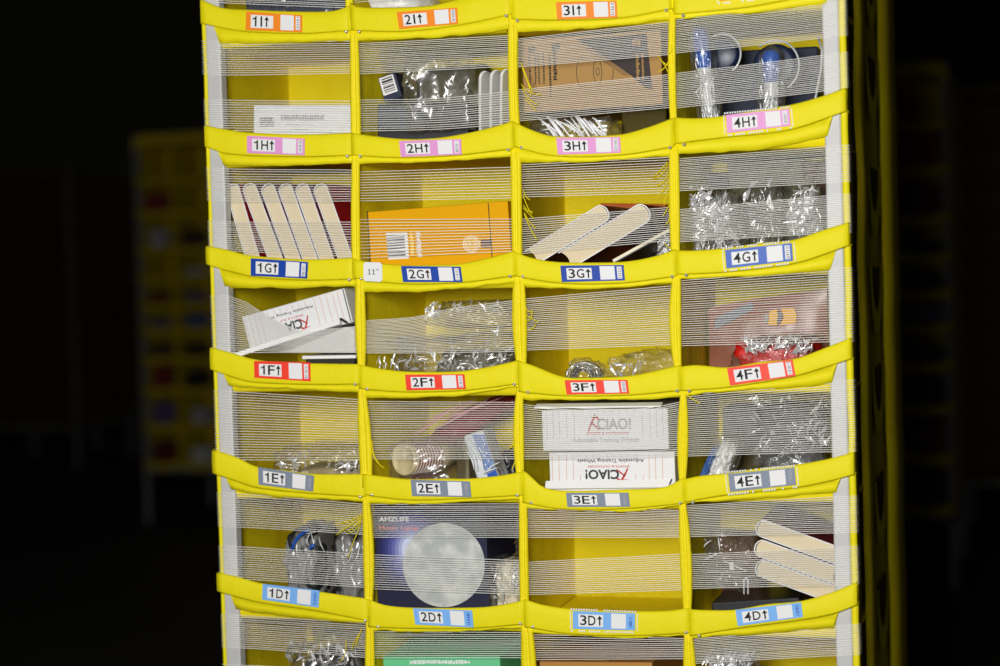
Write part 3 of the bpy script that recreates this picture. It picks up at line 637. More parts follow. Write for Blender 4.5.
# --- 4H two blue headed tools in clear wraps
BLU = mat('blue_plastic', srgb(24, 82, 172), .35, .5); NAVYP = mat('navy_plastic', srgb(22, 36, 66), .4, .5)
def disc_solid(m, c, r, d, mt, n=40):
    prof = [(0.0005, 0), (r*.8, 0), (r*.94, .002), (r, .006), (r, d-.003), (r*.9, d), (.0005, d)]
    m.grid([[Vector((c.x+a*math.cos(2*math.pi*k/n), c.y+b, c.z+a*math.sin(2*math.pi*k/n))) for k in range(n)] for a, b in prof], mt, closed=True)
def tool(label, head, foot, rw, dc, dr, y, sd):
    b = P(*foot, y); t = thing('wrapped_tool', label, 'wrapped tool', (b.x, y+.02, FL('H', 4)), 'blue headed tools in bin 4H')
    h = P(*head, y); f0 = Vector((b.x, y, FL('H', 4))); n = 22
    prof = [(0, .75), (.18, .85), (.4, .8), (.62, .8), (.78, .95), (.88, 1.0), (.95, .9), (1, .55)]
    ax = h-f0
    def body(m, k0, k1, mt, g=1.0, dep=.018):
        rows = []
        for i in range(13):
            k = k0+(k1-k0)*i/12
            w = next(a[1]+(b2[1]-a[1])*(k-a[0])/(b2[0]-a[0]) for a, b2 in zip(prof, prof[1:]) if k <= b2[0]+1e-6)
            p = f0+ax*k
            rows.append([Vector((p.x+w*rw*g*math.cos(2*math.pi*j/n), p.y+.022+w*dep*g*math.sin(2*math.pi*j/n), p.z)) for j in range(n)])
        m.grid(rows, mt, closed=True, caps=True)
    m = MB(); body(m, 0.0, .70, mat('pale_plastic', (.68, .69, .70), .25, .6), .8); m.build('handle', t)  # pale handle, brightened further to carry the glare on its wrap
    m = MB(); body(m, .66, .985, BLU, .86); m.build('head', t)
    m = MB(); disc_solid(m, Vector((P(*dc, y+.06).x, y+.055, P(*dc, y+.06).z)), dr, .02, NAVYP); m.build('disc', t)
    dcc = P(*dc, y+.03); m = MB(); pts = [dcc+Vector((dr*1.08*math.cos(a), 0, dr*1.15*math.sin(a))) for a in [math.radians(x) for x in range(-60, 140, 10)]]
    m.tube(pts, .0016, mat('clear_rim', (.5, .52, .55), .2, .6), n=6); m.build('clear_rim', t)
    m = MB(); lo_, hi_ = Vector((min(h.x, b.x)-rw*1.15, y, FL('H', 4)+.001)), Vector((max(h.x, b.x)+rw*1.15, y+.05, h.z+.004))
    vs, fs = ico(5); out = []
    for v in vs:
        k = max(abs(v.x), abs(v.y), abs(v.z)); p = v*(.5+.5/k); kk = (p.z+1)/2; c = f0+ax*kk
        d = noise.voronoi(p*2.4+Vector((sd, 0, 0)))[0]; s = 1+.22*(1-min(1, 2*(d[1]-d[0])))-.06
        out.append(Vector((c.x+p.x*rw*1.08*s, y+.022+p.y*.024*s, max(FL('H', 4), c.z+p.z*.004*s))))
    m.add(out, fs, FILM, True); m.build('film', t)
    m = MB(); rg = random.Random(sd)
    for k in range(9):
        kk = rg.uniform(.05, .62); c = f0+ax*kk; a = Vector((c.x+rg.uniform(-.6, .6)*rw, y-.004, c.z)); m.tube([a, a+Vector((rg.uniform(-.006, .006), -.001, .01)), a+Vector((rg.uniform(-.008, .008), .001, .022))], .0011, GLINT_STRIP, n=5)
    m.build('film_fold', t)  # pale tubes painting highlights on the wrap
    return t
tool('blue headed tool in clear wrap beside the left divider of bin 4H', (697, 24), (711, 113), .0155, (722, 54), .026, .03, 3)
tool('blue headed tool in clear wrap standing mid bin 4H above the label', (769, 47), (769, 110), .0165, (775, 66), .033, .03, 9)
a = [P(x, y, .09) for x, y in ((813, 112), (817, 90), (821, 70), (822, 50), (818, 36))]
a = [Vector((p.x, .09, p.z)) for p in a]; a.insert(0, Vector((a[0].x-.003, .09, FL('H', 4))))
m = MB(); m.tube(a, .0022, mat('clear_rod', (.42, .42, .40), .25, .6), n=8); tag(m.build('clear_hoop'), 'thin bent clear plastic hoop near the right post of bin 4H', 'hoop')
lo, hi = span(708, 46, 818, 150, .22, .08); lo.z = FL('H', 4); m = MB(); m.aabb(lo, hi, mat('dark_navy_card', (.014, .02, .045), .6, .3)); tag(m.build('navy_box', bevel=.003), 'dark navy box at the back of bin 4H behind the blue headed tools', 'box')  # dark box added where the back wall of the bin lies in shadow
bag('dark_pouch', 'dark blue pouch lying along the floor of bin 4H', 'pouch', (722, 108, 820, 140), .12, .08, 31, mat('dark_navy_cloth', (.012, .018, .04), .6, .3), amp=.2, floor=FL('H', 4), sub=4, part='pouch')

# --- books
JACKET = mat('white_jacket', (.74, .74, .75), .45, .4); BURG = mat('burgundy_cover', srgb(110, 28, 40), .55, .3)
def book(label, s, f, t, y, length, group, spine=BURG, board=JACKET, zmin=None):
    s, f = P(*s, y), P(*f, y); s.y = f.y = 0; ax = (f-s); L = ax.length; ax.normalize(); nn = Vector((-ax.z, 0, ax.x)); h = t/2
    root = thing('hardback_book', label, 'book', (f.x, y+length/2, f.z), group)
    def outline(hh, back, arc, cut=0):
        pts = [s+ax*(L-cut)+nn*hh, s+ax*h*arc+nn*hh]
        for i in range(1, 12):
            a = math.pi*i/12; pts.append(s+ax*(h*arc-h*arc*math.sin(a)*1.0-back*math.sin(a))+nn*hh*math.cos(a))
        pts += [s+ax*h*arc-nn*hh, s+ax*(L-cut)-nn*hh]
        return pts
    o = outline(h, .0, .85); i_ = outline(h-.0017, -.0017, .85)
    m = MB(); n = len(o); Yv = lambda p, yy: Vector((p.x, yy, p.z)); ya, yb = y, y+length
    vs = [Yv(p, ya) for p in o]+[Yv(p, yb) for p in o]+[Yv(p, ya) for p in i_]+[Yv(p, yb) for p in i_]
    for k in range(n-1):
        mt = spine
        m.add([vs[k], vs[k+1], vs[n+k+1], vs[n+k]], [(0, 1, 2, 3)], mt)
        m.add([vs[2*n+k], vs[2*n+k+1], vs[3*n+k+1], vs[3*n+k]], [(3, 2, 1, 0)], board)
        m.add([vs[k], vs[k+1], vs[2*n+k+1], vs[2*n+k]], [(3, 2, 1, 0)], board); m.add([vs[n+k], vs[n+k+1], vs[3*n+k+1], vs[3*n+k]], [(0, 1, 2, 3)], board)
    for k in (0, n-1): m.add([vs[k], vs[n+k], vs[3*n+k], vs[2*n+k]], [(0, 1, 2, 3)], board)
    m.build('cover', root)
    g = outline(h-.0019, -.0032, .85, .004); fe = []
    for i in range(1, 8):
        a = i/8; fe.append(s+ax*(L-.004-.005*math.sin(a*math.pi))+nn*(-(h-.0019)+2*(h-.0019)*a))
    g2 = g+fe; k = len(g2); m = MB()
    m.add([Yv(p, ya+.0022) for p in g2]+[Yv(p, yb-.003) for p in g2], [tuple(range(k)), tuple(range(k, 2*k))[::-1]]+[(j, k+j, k+(j+1) % k, (j+1) % k) for j in range(k)], PAGE)
    m.build('page_block', root)
    return root
REDC = mat('red_cover', srgb(160, 20, 24), .5, .35)
# 1G: six leaning hardbacks; their fore edges rest on the bin floor
zf1 = FL('G', 1)
names = ['half hidden leaning book next to the left white post in bin 1G', 'second leaning book from the left post in bin 1G', 'third leaning book from the left post in bin 1G', 'fourth leaning book from the left post in bin 1G', 'fifth leaning book from the left post in bin 1G', 'leaning book nearest the right divider in bin 1G']
for k, (sx, sy, fx) in enumerate(((231, 184, 252), (247.5, 183.5, 274.5), (266, 184, 292), (283.5, 184, 309), (300.3, 184, 325.5), (318.5, 184, 344.5))):
    # direction from the spine through the visible foot, continued to the floor
    y = (.024 if k == 0 else .018)+.004*(k % 2); a, b = P(sx, sy, y), P(fx, 256, y); tt = (zf1+.0095-a.z)/(b.z-a.z); e = a+(b-a)*tt
    L = (e-a).length; 
    d = e-CAM; px = 500+F*(d.dot(RX)/d.dot(FX)); py = 333-F*(d.dot(UX)/d.dot(FX))
    book(names[k], (sx, sy), (px, py), .0244, y, .19, 'leaning books in bin 1G', spine=REDC if k in (0, 5) else BURG)
m = MB(); a = P(256, 222, .05); 
REDC = mat('red_cover', srgb(160, 20, 24), .5, .35)
q = drop(rectify((325, 186), (350, 186), (352, 260), (327, 260), .214), FL('G', 1))
m = MB(); carton(m, q, .09, REDC); tag(m.build('red_box', bevel=.002), 'red box glimpsed behind the last leaning book in bin 1G', 'box')

# --- 2G amber carton
AMB = mat('amber_card', srgb(220, 160, 0), .7, .12)
q = drop(rectify((367.5, 211), (509, 201.7), (510, 258), (370, 270), .016), FL('G', 2)); 
t = thing('amber_carton', 'amber yellow carton with a white barcode and light bulb picture in bin 2G', 'carton', base(q, .22))
m = MB(); carton(m, q, .22, AMB); m.build('box_body', t, bevel=.0015)
m = MB(); Q = Quad(*q); o = .0004
Q.line(m, *U(488.2, 203), *U(492.5, 262), .0014, INK, o); Q.line(m, *U(367.5, 211), *U(370.3, 262), .0016, INK, o)
Q.poly(m, [U(386, 233), U(407.5, 232.5), U(409, 258.5), U(388.5, 259.5)], PAPER, o)
Q.bars(m, U(388, 258)[0], U(388, 257)[1], U(406, 257)[0], U(406, 234)[1], GREYINK, 2*o, n=13, seed=6, vert=True)
Q.scribble(m, *U(417, 257), *U(421, 231), PAPER, o, n=10, seed=3, vert=True); Q.scribble(m, *U(411, 255), *U(413, 232), mat('pale_amber_ink', srgb(250, 215, 120), .6, .2), o, n=16, seed=4, vert=True)
cu, cv = U(471.5, 244); r0 = 8.2
GLOW = mat('pale_bulb_ink', srgb(238, 220, 190), .6, .2)
Q.poly(m, [U(471.5+8.2*math.cos(2*math.pi*i/24), 244+8.2*math.sin(2*math.pi*i/24)) for i in range(24)], mat('bulb_ink', srgb(230, 188, 92), .6, .2), o*.5)
for k in range(2):
    for i in range(24):
        a, b = 2*math.pi*i/24, 2*math.pi*(i+1)/24; rr = r0*(1-.25*k)
        Q.line(m, *U(471.5+rr*math.cos(a), 244+rr*math.sin(a)), *U(471.5+rr*math.cos(b), 244+rr*math.sin(b)), .0015, GLOW, o)
for dx in (-4, 0, 4): Q.line(m, *U(466, 244+dx), *U(479, 244-dx), .001, GLOW, o)
for k in range(4): Q.poly(m, [U(481, 240+k*2.2), U(492, 239.6+k*2.2), U(492, 241+k*2.2), U(481, 241.4+k*2.2)], mat('blue_grey_ink', srgb(60, 70, 110), .6, .2), o)
m.build('printing', t)

# --- 3G
def onfloor(sx, sy, fx, fy, y, z, ext=.009):
    a, b = P(sx, sy, y), P(fx, fy, y); e = a+(b-a)*((z+ext-a.z)/(b.z-a.z)); d = e-CAM
    return (500+F*d.dot(RX)/d.dot(FX), 333-F*d.dot(UX)/d.dot(FX))
f3 = FL('G', 3)
book('thick leaning book nearest the left divider in bin 3G', (608, 210), (529.5, 258.5), .028, .016, .2, 'leaning books in bin 3G')
book('thick leaning book in the middle of bin 3G', (649, 209.5), (563, 261.5), .0315, .018, .2, 'leaning books in bin 3G')
nb = thing('thin_notebook', 'thin cream notebook leaning over dark packs in bin 3G', 'notebook', P(616, 262, .03))
qa, qb = P(613, 261, .03), P(669, 230, .03); dd = (qb-qa).normalized(); nn = Vector((-dd.z, 0, dd.x))
m = MB(); m.box((qa+qb)/2+Vector((0, .08, 0)), (qb-qa)/2, nn*.0022, (0, .08, 0), mat('cream_card', srgb(232, 222, 196), .6, .3)); m.build('pages', nb)
m = MB(); m.box((qa+qb)/2+Vector((0, .08, 0))-nn*.0032, (qb-qa)/2*1.01, nn*.0008, (0, .081, 0), BLACKP); m.build('cover', nb)
q = rectify((594, 258), (660, 226), (664, 232), (598, 264), .05)
t = thing('dark_pack', 'dark pack in shiny film beneath the books at the right of bin 3G', 'pack', base(q, .12))
m = MB(); lo, hi = span(640, 248, 668, 276, .224, .03); lo.z = f3; blob(m, lo, hi, 33, mat('dark_pack', (.035, .03, .014), .3, .6), .25, 1.2, .6, 4, True); m.build('pouch', t)
m = MB(); lo2, hi2 = span(657, 234, 671, 262, .010, .018); blob(m, lo2, hi2, 8, FILMW, .4, 1.5, .4, 5); m.build('film', t)
m = MB(); strands(m, [(657, 252, 670, 240), (658, 247, 669, 236), (660, 258, 670, 250), (658, 256, 668, 246)], .0125, .0009, GLINT_STRIP, 3); m.build('film_fold', t)
q = drop(rectify((600, 203), (666, 204), (666, 214), (600, 213), .26), f3)
m = MB(); carton(m, q, .05, mat('rust_card', srgb(178, 84, 20), .6, .3)); tag(m.build('rust_box', bevel=.002), 'rust orange box at the back of bin 3G behind the books', 'box')

# --- 4G crumpled film bags, darker goods behind
f4 = FL('G', 4)
def glints(label, name, px, y, d, seed, spots, floor, mt=FILM, amp=.45, freq=1.8, inner=None, cat='bag', r=.0013, sq=.45):
    t = bag(name, label, cat, px, y, d, seed, mt, inner=inner, amp=amp, freq=freq, floor=floor, sq=sq)
    m = MB(); rg = random.Random(seed)
    for (x0, y0, x1, y1, n) in spots:       # tangles of pale shards painting highlights on the folds
        for k in range(n):
            cx, cy = rg.uniform(x0, x1), rg.uniform(y0, y1); c = P(cx, cy, y); c.y = y+rg.uniform(-.001, .007)
            a = rg.gauss(1.2, .8); l = rg.uniform(.004, .015); w_ = rg.choice((.0006, .0009, .0013, .0026, .004)); kink = rg.uniform(-.5, .5)
            d1 = Vector((math.cos(a), rg.uniform(-.5, .5), math.sin(a))); d2 = Vector((math.cos(a+kink), rg.uniform(-.5, .5), math.sin(a+kink))); nn = Vector((-math.sin(a), rg.uniform(-.8, .8), math.cos(a)))
            vs = [c-d1*l, c+nn*w_, c+d2*l*rg.uniform(.4, 1), c-nn*w_*rg.uniform(.1, .7), c+Vector((0, .0016, 0))]
            for v in vs: v.z = max(v.z, floor+.0006)
            m.add(vs, [(0, 3, 1), (1, 3, 2), (0, 1, 4), (1, 2, 4), (2, 3, 4), (3, 0, 4)], SHARD)
    if spots: m.build('film_fold', t)
    return t
glints('bright crumpled film bag at the left of bin 4G', 'plastic_bag', (688, 186, 738, 250), .02, .12, 41, [(694, 194, 730, 226, 150), (698, 226, 738, 246, 70), (690, 186, 708, 206, 40)], f4, FILMW)
glints('loose clear film bag in the middle of bin 4G', 'plastic_bag', (746, 176, 778, 248), .04, .12, 42, [(742, 180, 786, 244, 22)], f4)
glints('bright crumpled film bag beside the right post in bin 4G', 'plastic_bag', (787, 176, 822, 238), .02, .12, 43, [(790, 200, 812, 232, 110), (796, 182, 814, 202, 30)], f4, FILMW)
for (x0, x1, yt, y, cc, lab) in ((708, 728, 172, .2, (40, 36, 16), 'near black box behind the left film bag in bin 4G'), (729, 803, 158, .21, (92, 90, 66), 'grey green box behind the middle film bag in bin 4G'), (806, 828, 160, .2, (74, 46, 20), 'narrow brown box behind the right film bag in bin 4G')):
    lo, hi = span(x0, yt, x1, 250, y, .1); lo.z = f4; m = MB(); m.aabb(lo, hi, mat('card_%d' % x0, srgb(*cc), .6, .3)); tag(m.build('card_box', bevel=.003), lab, 'box')

# --- printed white cartons for training wheels
FLAPM = mat('white_flap', (.80, .80, .80), .55, .3)
def logo(m, Q, rot, k=1.0, cut=0, u0=.30, faint=False):
    o = .0004; ink = PALEINK if faint else mat('charcoal_ink', srgb(58, 58, 62), .6, .2)
    def T(u, v): return (1-u, 1-v) if rot else (u, v)
    def tx(s, a, b, c, d, mt, bold):
        (p, q_), (r_, s_) = T(a, b), T(c, d); Q.text(m, s, min(p, r_), min(q_, s_), max(p, r_), max(q_, s_), mt, o, bold, 180 if rot else 0)
    if cut: tx('CIAO!'[:3], .46, .50, .62, .78, ink, .03); tx('SPORTS & OUT', .43, .39, .66, .45, REDINK, .01); tx('Adjustable Training W', .32, .20, .74, .30, ink, .012)
    else: tx('CIAO!', .44, .50, .71, .78, ink, .03); tx('SPORTS & OUTDOORS', .355, .38, .69, .44, REDINK, .01); tx('Adjustable Training Wheels', .24, .17, .77, .30, ink, .012)
    for pts in ([(.345, .46), (.375, .66), (.40, .80), (.385, .82), (.36, .68), (.335, .47)], [(.37, .70), (.41, .58), (.435, .50), (.425, .49), (.395, .57), (.365, .66)], [(.395, .80), (.42, .74), (.435, .76), (.41, .84)], [(.33, .78), (.36, .80), (.40, .82), (.395, .79)], [(.385, .87), (.395, .90), (.405, .87), (.395, .84)]):
        Q.poly(m, [T(u+(.05 if cut else .03), v) for u, v in pts], REDINK, o)
def ticks(m, Q, us, v0, v1, mt=ORINK):
    for u in us: Q.line(m, u, v0, u, v1, .0006, mt, .0004)
f5 = FL('E', 3)
q = drop(rectify((549, 452.5), (674.5, 451.5), (675.5, 485), (550, 486), .02), f5)
t = thing('training_wheels_box', 'white printed box lying upside down at the bottom of bin 3E', 'printed box', base(q, .28), 'white training wheel boxes')
m = MB(); carton(m, q, .28, WHITE); m.build('carton', t, bevel=.0012)
Q = Quad(*q); m = MB(); lowv = 0.0
qv = Quad(q[0], q[1], P(675.5, 487, .02), P(550, 487, .02)); qv.c[2].x = q[1].x; qv.c[3].x = q[0].x
logo(m, qv, True); ticks(m, qv, (.025, .08, .14, .195, .80, .85, .905), .02, .93); ticks(m, qv, (.25, .69, .75), .02, .36); ticks(m, qv, (.25, .30, .36, .41, .47, .52, .58, .63, .69), .84, .95, PALEINK)
m.build('lettering', t)
a, b = P(545, 484, .0135), P(670, 482.5, .0135); m = MB()
m.box((a+b)/2+Vector((0, .003, -.002)), (b-a)/2, (0, .0035, .0055), (0, .0009, -.0006), FLAPM); m.build('flap', t)
m = MB(); a = P(670.5, 482, .016); m.box(a, (.002, 0, .004), (0, .003, 0), (.0004, 0, -.0006), INK); m.build('tape_slit', t)
ztop = max(p.z for p in q)
q = rectify((541, 409), (668, 407), (668.5, 448), (543.5, 449.5), .016)
mv = ztop+.0015-min(q[2].z, q[3].z); q = [p+Vector((0, 0, mv)) for p in q]
t = thing('training_wheels_box', 'white printed box right way up on top of the other box in bin 3E', 'printed box', base(q, .28), 'white training wheel boxes')
m = MB(); carton(m, q, .28, WHITE); m.build('carton', t, bevel=.0012)
Q = Quad(*q); m = MB(); logo(m, Q, False, faint=True); ticks(m, Q, (.04, .09, .14, .20, .26, .80, .86, .91, .96), .30, .97, PALEINK); ticks(m, Q, (.33, .39, .45, .5, .56, .62, .68, .74), .88, .98, PALEINK); m.build('lettering', t)
a, b = P(534.5, 406.5, .007), P(661, 405, .007); m = MB(); m.box((a+b)/2+Vector((0, .006, 0)), (b-a)/2, (0, .008, .002), (0, .0003, .0011), FLAPM); m.build('flap', t)

f1 = FL('F', 1)
q = rectify((243, 316.5), (344.5, 288), (352.5, 322), (249, 351), .024)
t = thing('training_wheels_box', 'white printed box tilted and upside down in bin 1F', 'printed box', base(q, .22), 'white training wheel boxes')
m = MB(); carton(m, q, .22, WHITE); m.build('carton', t, bevel=.0012)
Q = Quad(*q); m = MB(); logo(m, Q, True, cut=1); ticks(m, Q, (.02, .07, .12, .17, .70, .76, .82, .88, .93), .04, .95); ticks(m, Q, (.25, .31, .37, .43, .49, .55, .61), .80, .94); Q.line(m, .985, .02, .985, .98, .0016, INK, .0004)
m.build('lettering', t)
qa, qb = P(233, 354, .006), P(340, 319.5, .006); dirn = (qb-qa); m = MB()
m.box((qa+qb)/2+Vector((0, .0050, .0)), dirn/2, (0, .006, .0006), Vector((-dirn.z, 0, dirn.x)).normalized()*.0012, FLAPM)
m.box((qa+qb)/2+Vector((0, -.0006, -.0035)), dirn/2, (0, .0007, .0), Vector((-dirn.z, 0, dirn.x)).normalized()*.0035, FLAPM); m.build('flap', t)
m = MB(); a = P(343.5, 320.5, .004); m.box(a, (.0055, 0, -.0034), (0, .002, 0), (.0008, 0, .0012), INK); m.build('tape_slit', t)
lo, hi = span(292, 332, 354, 350, .026, .2)
qx = [P(285, 352, .022), P(346, 327, .022), P(354, 329, .022), P(354, 353, .022)]
m = MB(); vs = [Vector((p.x, .022, p.z)) for p in qx]; m.add(vs+[p+Vector((0, .21, 0)) for p in vs], [(3, 2, 1, 0), (4, 5, 6, 7), (0, 1, 5, 4), (1, 2, 6, 5), (2, 3, 7, 6), (3, 0, 4, 7)], WHITE)
a = vs
o = m.build('white_wedge_carton', bevel=.001); tag(o, 'plain white carton wedged under the tilted printed box in bin 1F', 'carton')
lo, hi = span(302, 355, 358, 359.2, .02, .25); zb = FL('F', 1)
t = thing('white_tray', 'flat white tray at the bottom of bin 1F', 'tray', ((lo.x+hi.x)/2, .12, zb))
m = MB(); m.aabb(lo, (hi.x-.004, hi.y, hi.z), FLAPM); m.build('rim', t, bevel=.001)
m = MB(); m.aabb((lo.x+.004, lo.y+.006, zb), (hi.x-.008, hi.y-.006, lo.z), mat('dark_card', (.03, .028, .02), .7, .2)); m.build('body', t)

# --- 2F two crumpled clear bags
f2 = FL('F', 2)
GREYIN = mat('grey_goods', srgb(112, 108, 92), .5, .4)
glints('crumpled clear bag high in bin 2F under the 2G band', 'plastic_bag', (416, 300, 512, 328), .06, .16, 51, [(422, 303, 440, 316, 22), (448, 302, 500, 312, 26)], P(440, 331, .06).z, FILM)
glints('crumpled clear bag along the floor of bin 2F', 'plastic_bag', (376, 334, 514, 372), .03, .2, 52, [(376, 357, 420, 368, 26), (414, 350, 462, 370, 42), (470, 348, 512, 368, 48), (440, 330, 500, 350, 14)], f2, FILM, inner=(('goods', (.35, .0, .95, .7), GREYIN, 3, .3),))

# --- 3F small coil in film
f = FL('F', 3); c = P(583, 372, .04); t = thing('coil_in_film', 'small shiny coil in clear film on the floor of bin 3F', 'coil', (c.x, .06, f))
m = MB(); rg = random.Random(2)
for k in range(46):
    r = rg.uniform(.010, .026); ph = rg.uniform(0, 6); pts = []
    for i in range(17):
        a = math.pi*2*i/16+ph; pts.append(Vector((c.x+r*1.05*math.cos(a)*(1+.06*math.sin(3*a+k)), .045+rg.uniform(-.002, .002)+.012*math.sin(a+k), max(f+.002, f+.026+r*.95*math.sin(a)))))
    m.tube(pts, .00075, mat('silver_wire', (.72, .70, .64), .25, .5, metal=.5) if k % 3 else mat('dark_wire', (.08, .075, .05), .4, .5), n=4)
m.build('wire', t)
m = MB(); blob(m, (c.x-.03, .025, f), (c.x+.03, .085, f+.056), 4, FILM, .3, 2, .3, 5); m.build('film', t)
glints('limp clear bag on the floor at the right of bin 3F', 'plastic_bag', (600, 352, 680, 392), .05, .2, 62, [(612, 362, 642, 376, 16)], f, film('faint_film', base=.03, edge=.4, haze=.05))

# --- 4F
f = FL('F', 4); RED2 = mat('red_goods', srgb(196, 26, 20), .4, .45, bump=.3, bscale=60)
glints('red goods in a crumpled clear bag at the bottom of bin 4F', 'red_bag', (728, 336, 818, 392), .03, .16, 71, [(742, 337, 786, 350, 60), (782, 336, 816, 352, 55)], f, FILM, inner=(('red_filling', (.02, .0, .98, .92), RED2, 5, .18),), cat='bag')
lo, hi = span(706, 290, 826, 350, .21, .16); lo.z = FL('F', 4)
t = thing('pink_red_package', 'pink and red package with a yellow emblem behind the red bag in bin 4F', 'package', ((lo.x+hi.x)/2, .28, lo.z))
y0 = .21; tl, tr, br, bl = P(707, 309, y0), P(828, 289, y0), P(828, 345, y0), P(709, 345, y0); bl.z = br.z = lo.z
m = MB(); rows = []
for i in range(21):
    u = i/20; rows.append([Vector((bl.x+(br.x-bl.x)*u, y0-.014*math.sin(math.pi*v)*math.sin(math.pi*u)**.5+.002*noise.noise((u*8, v*7, 1)), bl.z+((tl.z+(tr.z-tl.z)*(u**.7))-bl.z)*v)) for v in [k/16 for k in range(17)]])
PKRED = mat('dusty_pink', srgb(146, 94, 74), .35, .5, vary=.2, vscale=30)
m.grid(rows, PKRED); m.grid([[Vector((p.x, y0+.05+(y0-p.y), p.z)) for p in r][::-1] for r in rows], PKRED)
edge = [r[-1] for r in rows]; m.grid([edge, [Vector((p.x, y0+.05, p.z)) for p in edge]], PKRED); m.grid([rows[0], [Vector((p.x, y0+.05, p.z)) for p in rows[0]]], PKRED); m.grid([rows[-1], [Vector((p.x, y0+.05, p.z)) for p in rows[-1]]], PKRED)
m.build('pouch', t)
m = MB(); Q = Quad(*[P(a, b, y0-.017) for a, b in ((768, 310), (797, 307), (797, 325), (768, 326))])
Q.poly(m, [(.0, .1), (.3, 0), (.35, .5), (.3, 1), (.05, .9)], mat('yellow_ink', srgb(240, 180, 20), .5, .3), 0); Q.poly(m, [(.42, 0), (.95, .1), (1, .5), (.9, .95), (.45, 1), (.55, .5)], MATS['yellow_ink'], 0)
Q.poly(m, [(.3, .2), (.45, .2), (.5, .8), (.35, .8)], GREYINK, .0003); Q.poly(m, [(-.1, .2), (0, .2), (0, .8), (-.12, .7)], PALEINK, .0003); m.build('emblem', t)
m = MB(); Q = Quad(*[P(a, b, y0-.012) for a, b in ((712, 316), (752, 302), (754, 310), (714, 330))]); Q.poly(m, [(0, 0), (1, .1), (1, 1), (.1, .8)], mat('grey_blue_ink', srgb(110, 118, 130), .5, .3), 0); m.build('label_strip', t)

# --- 1E flat pack in film
f = FL('E', 1)
BEIGE = mat('beige_goods', srgb(168, 152, 110), .6, .3)
glints('flat pale pack in clear film on the floor of bin 1E', 'film_pack', (274, 449, 362, 486), .03, .2, 81, [(276, 455, 300, 466, 14), (300, 452, 312, 466, 7), (335, 458, 360, 474, 22)], f, FILM, inner=(('pack', (.06, .0, .96, .55), BEIGE, 4, .15),), cat='pack', sq=.8, amp=.3)

# --- 2E cups, red bag, blue and white pack
f = FL('E', 2); CREAM = mat('cream_cup', srgb(222, 206, 158), .55, .3); RIMR = mat('red_cup_stripe', srgb(165, 45, 52), .55, .3); RIMW = mat('white_cup_rim', srgb(228, 214, 200), .5, .3)
cy = .055; c0 = P(401, 460, cy-.03)
t = thing('paper_cup_stack', 'stack of nested cream cups with red and white rims in bin 2E', 'cups', (c0.x+.03, cy, f))
r0 = .0255; zc = P(401, 460, .03).z; ax = Vector((.46, .89, 0)).normalized(); c0 = Vector((P(401.5, 460, .03).x, .040, zc)); e1 = Vector((0, 0, 1)); e2 = ax.cross(e1)
def ring(c, r, n=40): return [c+(e1*math.sin(2*math.pi*k/n)+e2*math.cos(2*math.pi*k/n))*r for k in range(n)]
m = MB(); m.grid([ring(c0+ax*.004, .0003), ring(c0+ax*.004, r0*.86), ring(c0, r0*.93), ring(c0-ax*.0015, r0*.97), ring(c0+ax*.001, r0), ring(c0+ax*.008, r0*.98)], CREAM, closed=True); m.build('cup', t)
for k in range(9):
    m = MB(); b = c0+ax*(.008+k*.0062)
    m.grid([ring(b, r0*.97), ring(b+ax*.0002, r0*1.0), ring(b+ax*.0028, r0*1.0), ring(b+ax*.003, r0*.955)], RIMW, closed=True)
    m.grid([ring(b+ax*.003, r0*.955), ring(b+ax*.0062, r0*.955)], RIMR, closed=True); m.build('cup_rim', t)
m = MB(); m.grid([ring(c0+ax*.064, r0*.95), ring(c0+ax*.135, r0*.72), ring(c0+ax*.135, .0003)], CREAM, closed=True); m.build('cup_wall', t)
m = MB(); blob(m, (c0.x-.029, .014, f), (c0.x+.085, .17, zc+r0+.004), 9, FILM, .12, 1.5, .7, 5, True); m.build('film', t)
q = rectify((461, 436), (480, 431), (499, 470), (478, 478), .022); q = drop(q, f)
t = thing('blue_white_pack', 'leaning blue and white printed pack in bin 2E', 'pack', base(q, .06))
m = MB(); carton(m, q, .06, mat('pale_film_pack', (.62, .65, .70), .3, .5, bump=.4, bscale=50)); m.build('pouch', t, bevel=.004)
m = MB(); Q = Quad(*q)
Q.poly(m, [(.52, .32), (1, .35), (1, .92), (.45, .97)], mat('pattern_blue', srgb(120, 140, 185), .4, .4), .0005); Q.poly(m, [(.50, .12), (1, .14), (1, .36), (.55, .34)], BLU, .0008)
rg = random.Random(6)
for k in range(26):
    u, v = rg.uniform(.5, .95), rg.uniform(.38, .92); Q.rect(m, u, v, u+.05, v+.03, rg.choice((BLU, PAPER)), .0009)
m.build('printing', t)
m = MB(); strands(m, [(464, 440, 478, 472), (468, 438, 484, 470), (484, 474, 498, 468), (488, 472, 500, 462), (466, 450, 474, 470)], .019, .0016, GLINT_STRIP, 2); m.build('film_fold', t)
lo, hi = span(494, 452, 518, 490, .08, .12); lo.z = f; m = MB(); blob(m, lo, hi, 4, BLACKP, .2, 1.2, .7, 4, True); tag(m.build('black_pouch'), 'black pouch in the right corner of bin 2E', 'pouch')
lo, hi = span(457, 440, 468, 490, .10, .05); lo.z = f; m = MB(); m.aabb(lo, hi, mat('olive_grey_card', srgb(120, 112, 84), .6, .3)); tag(m.build('grey_carton', bevel=.003), 'grey green carton between the cups and the blue pack in bin 2E', 'carton')
DKRED = mat('dark_red_film', srgb(120, 34, 40), .3, .5, vary=.3, vscale=25)
t = thing('red_striped_bag', 'long dark red and pink bag drooping from the top of bin 2E', 'bag', (P(460, 430, .2).x, .2, f))
m = MB(); rows = []
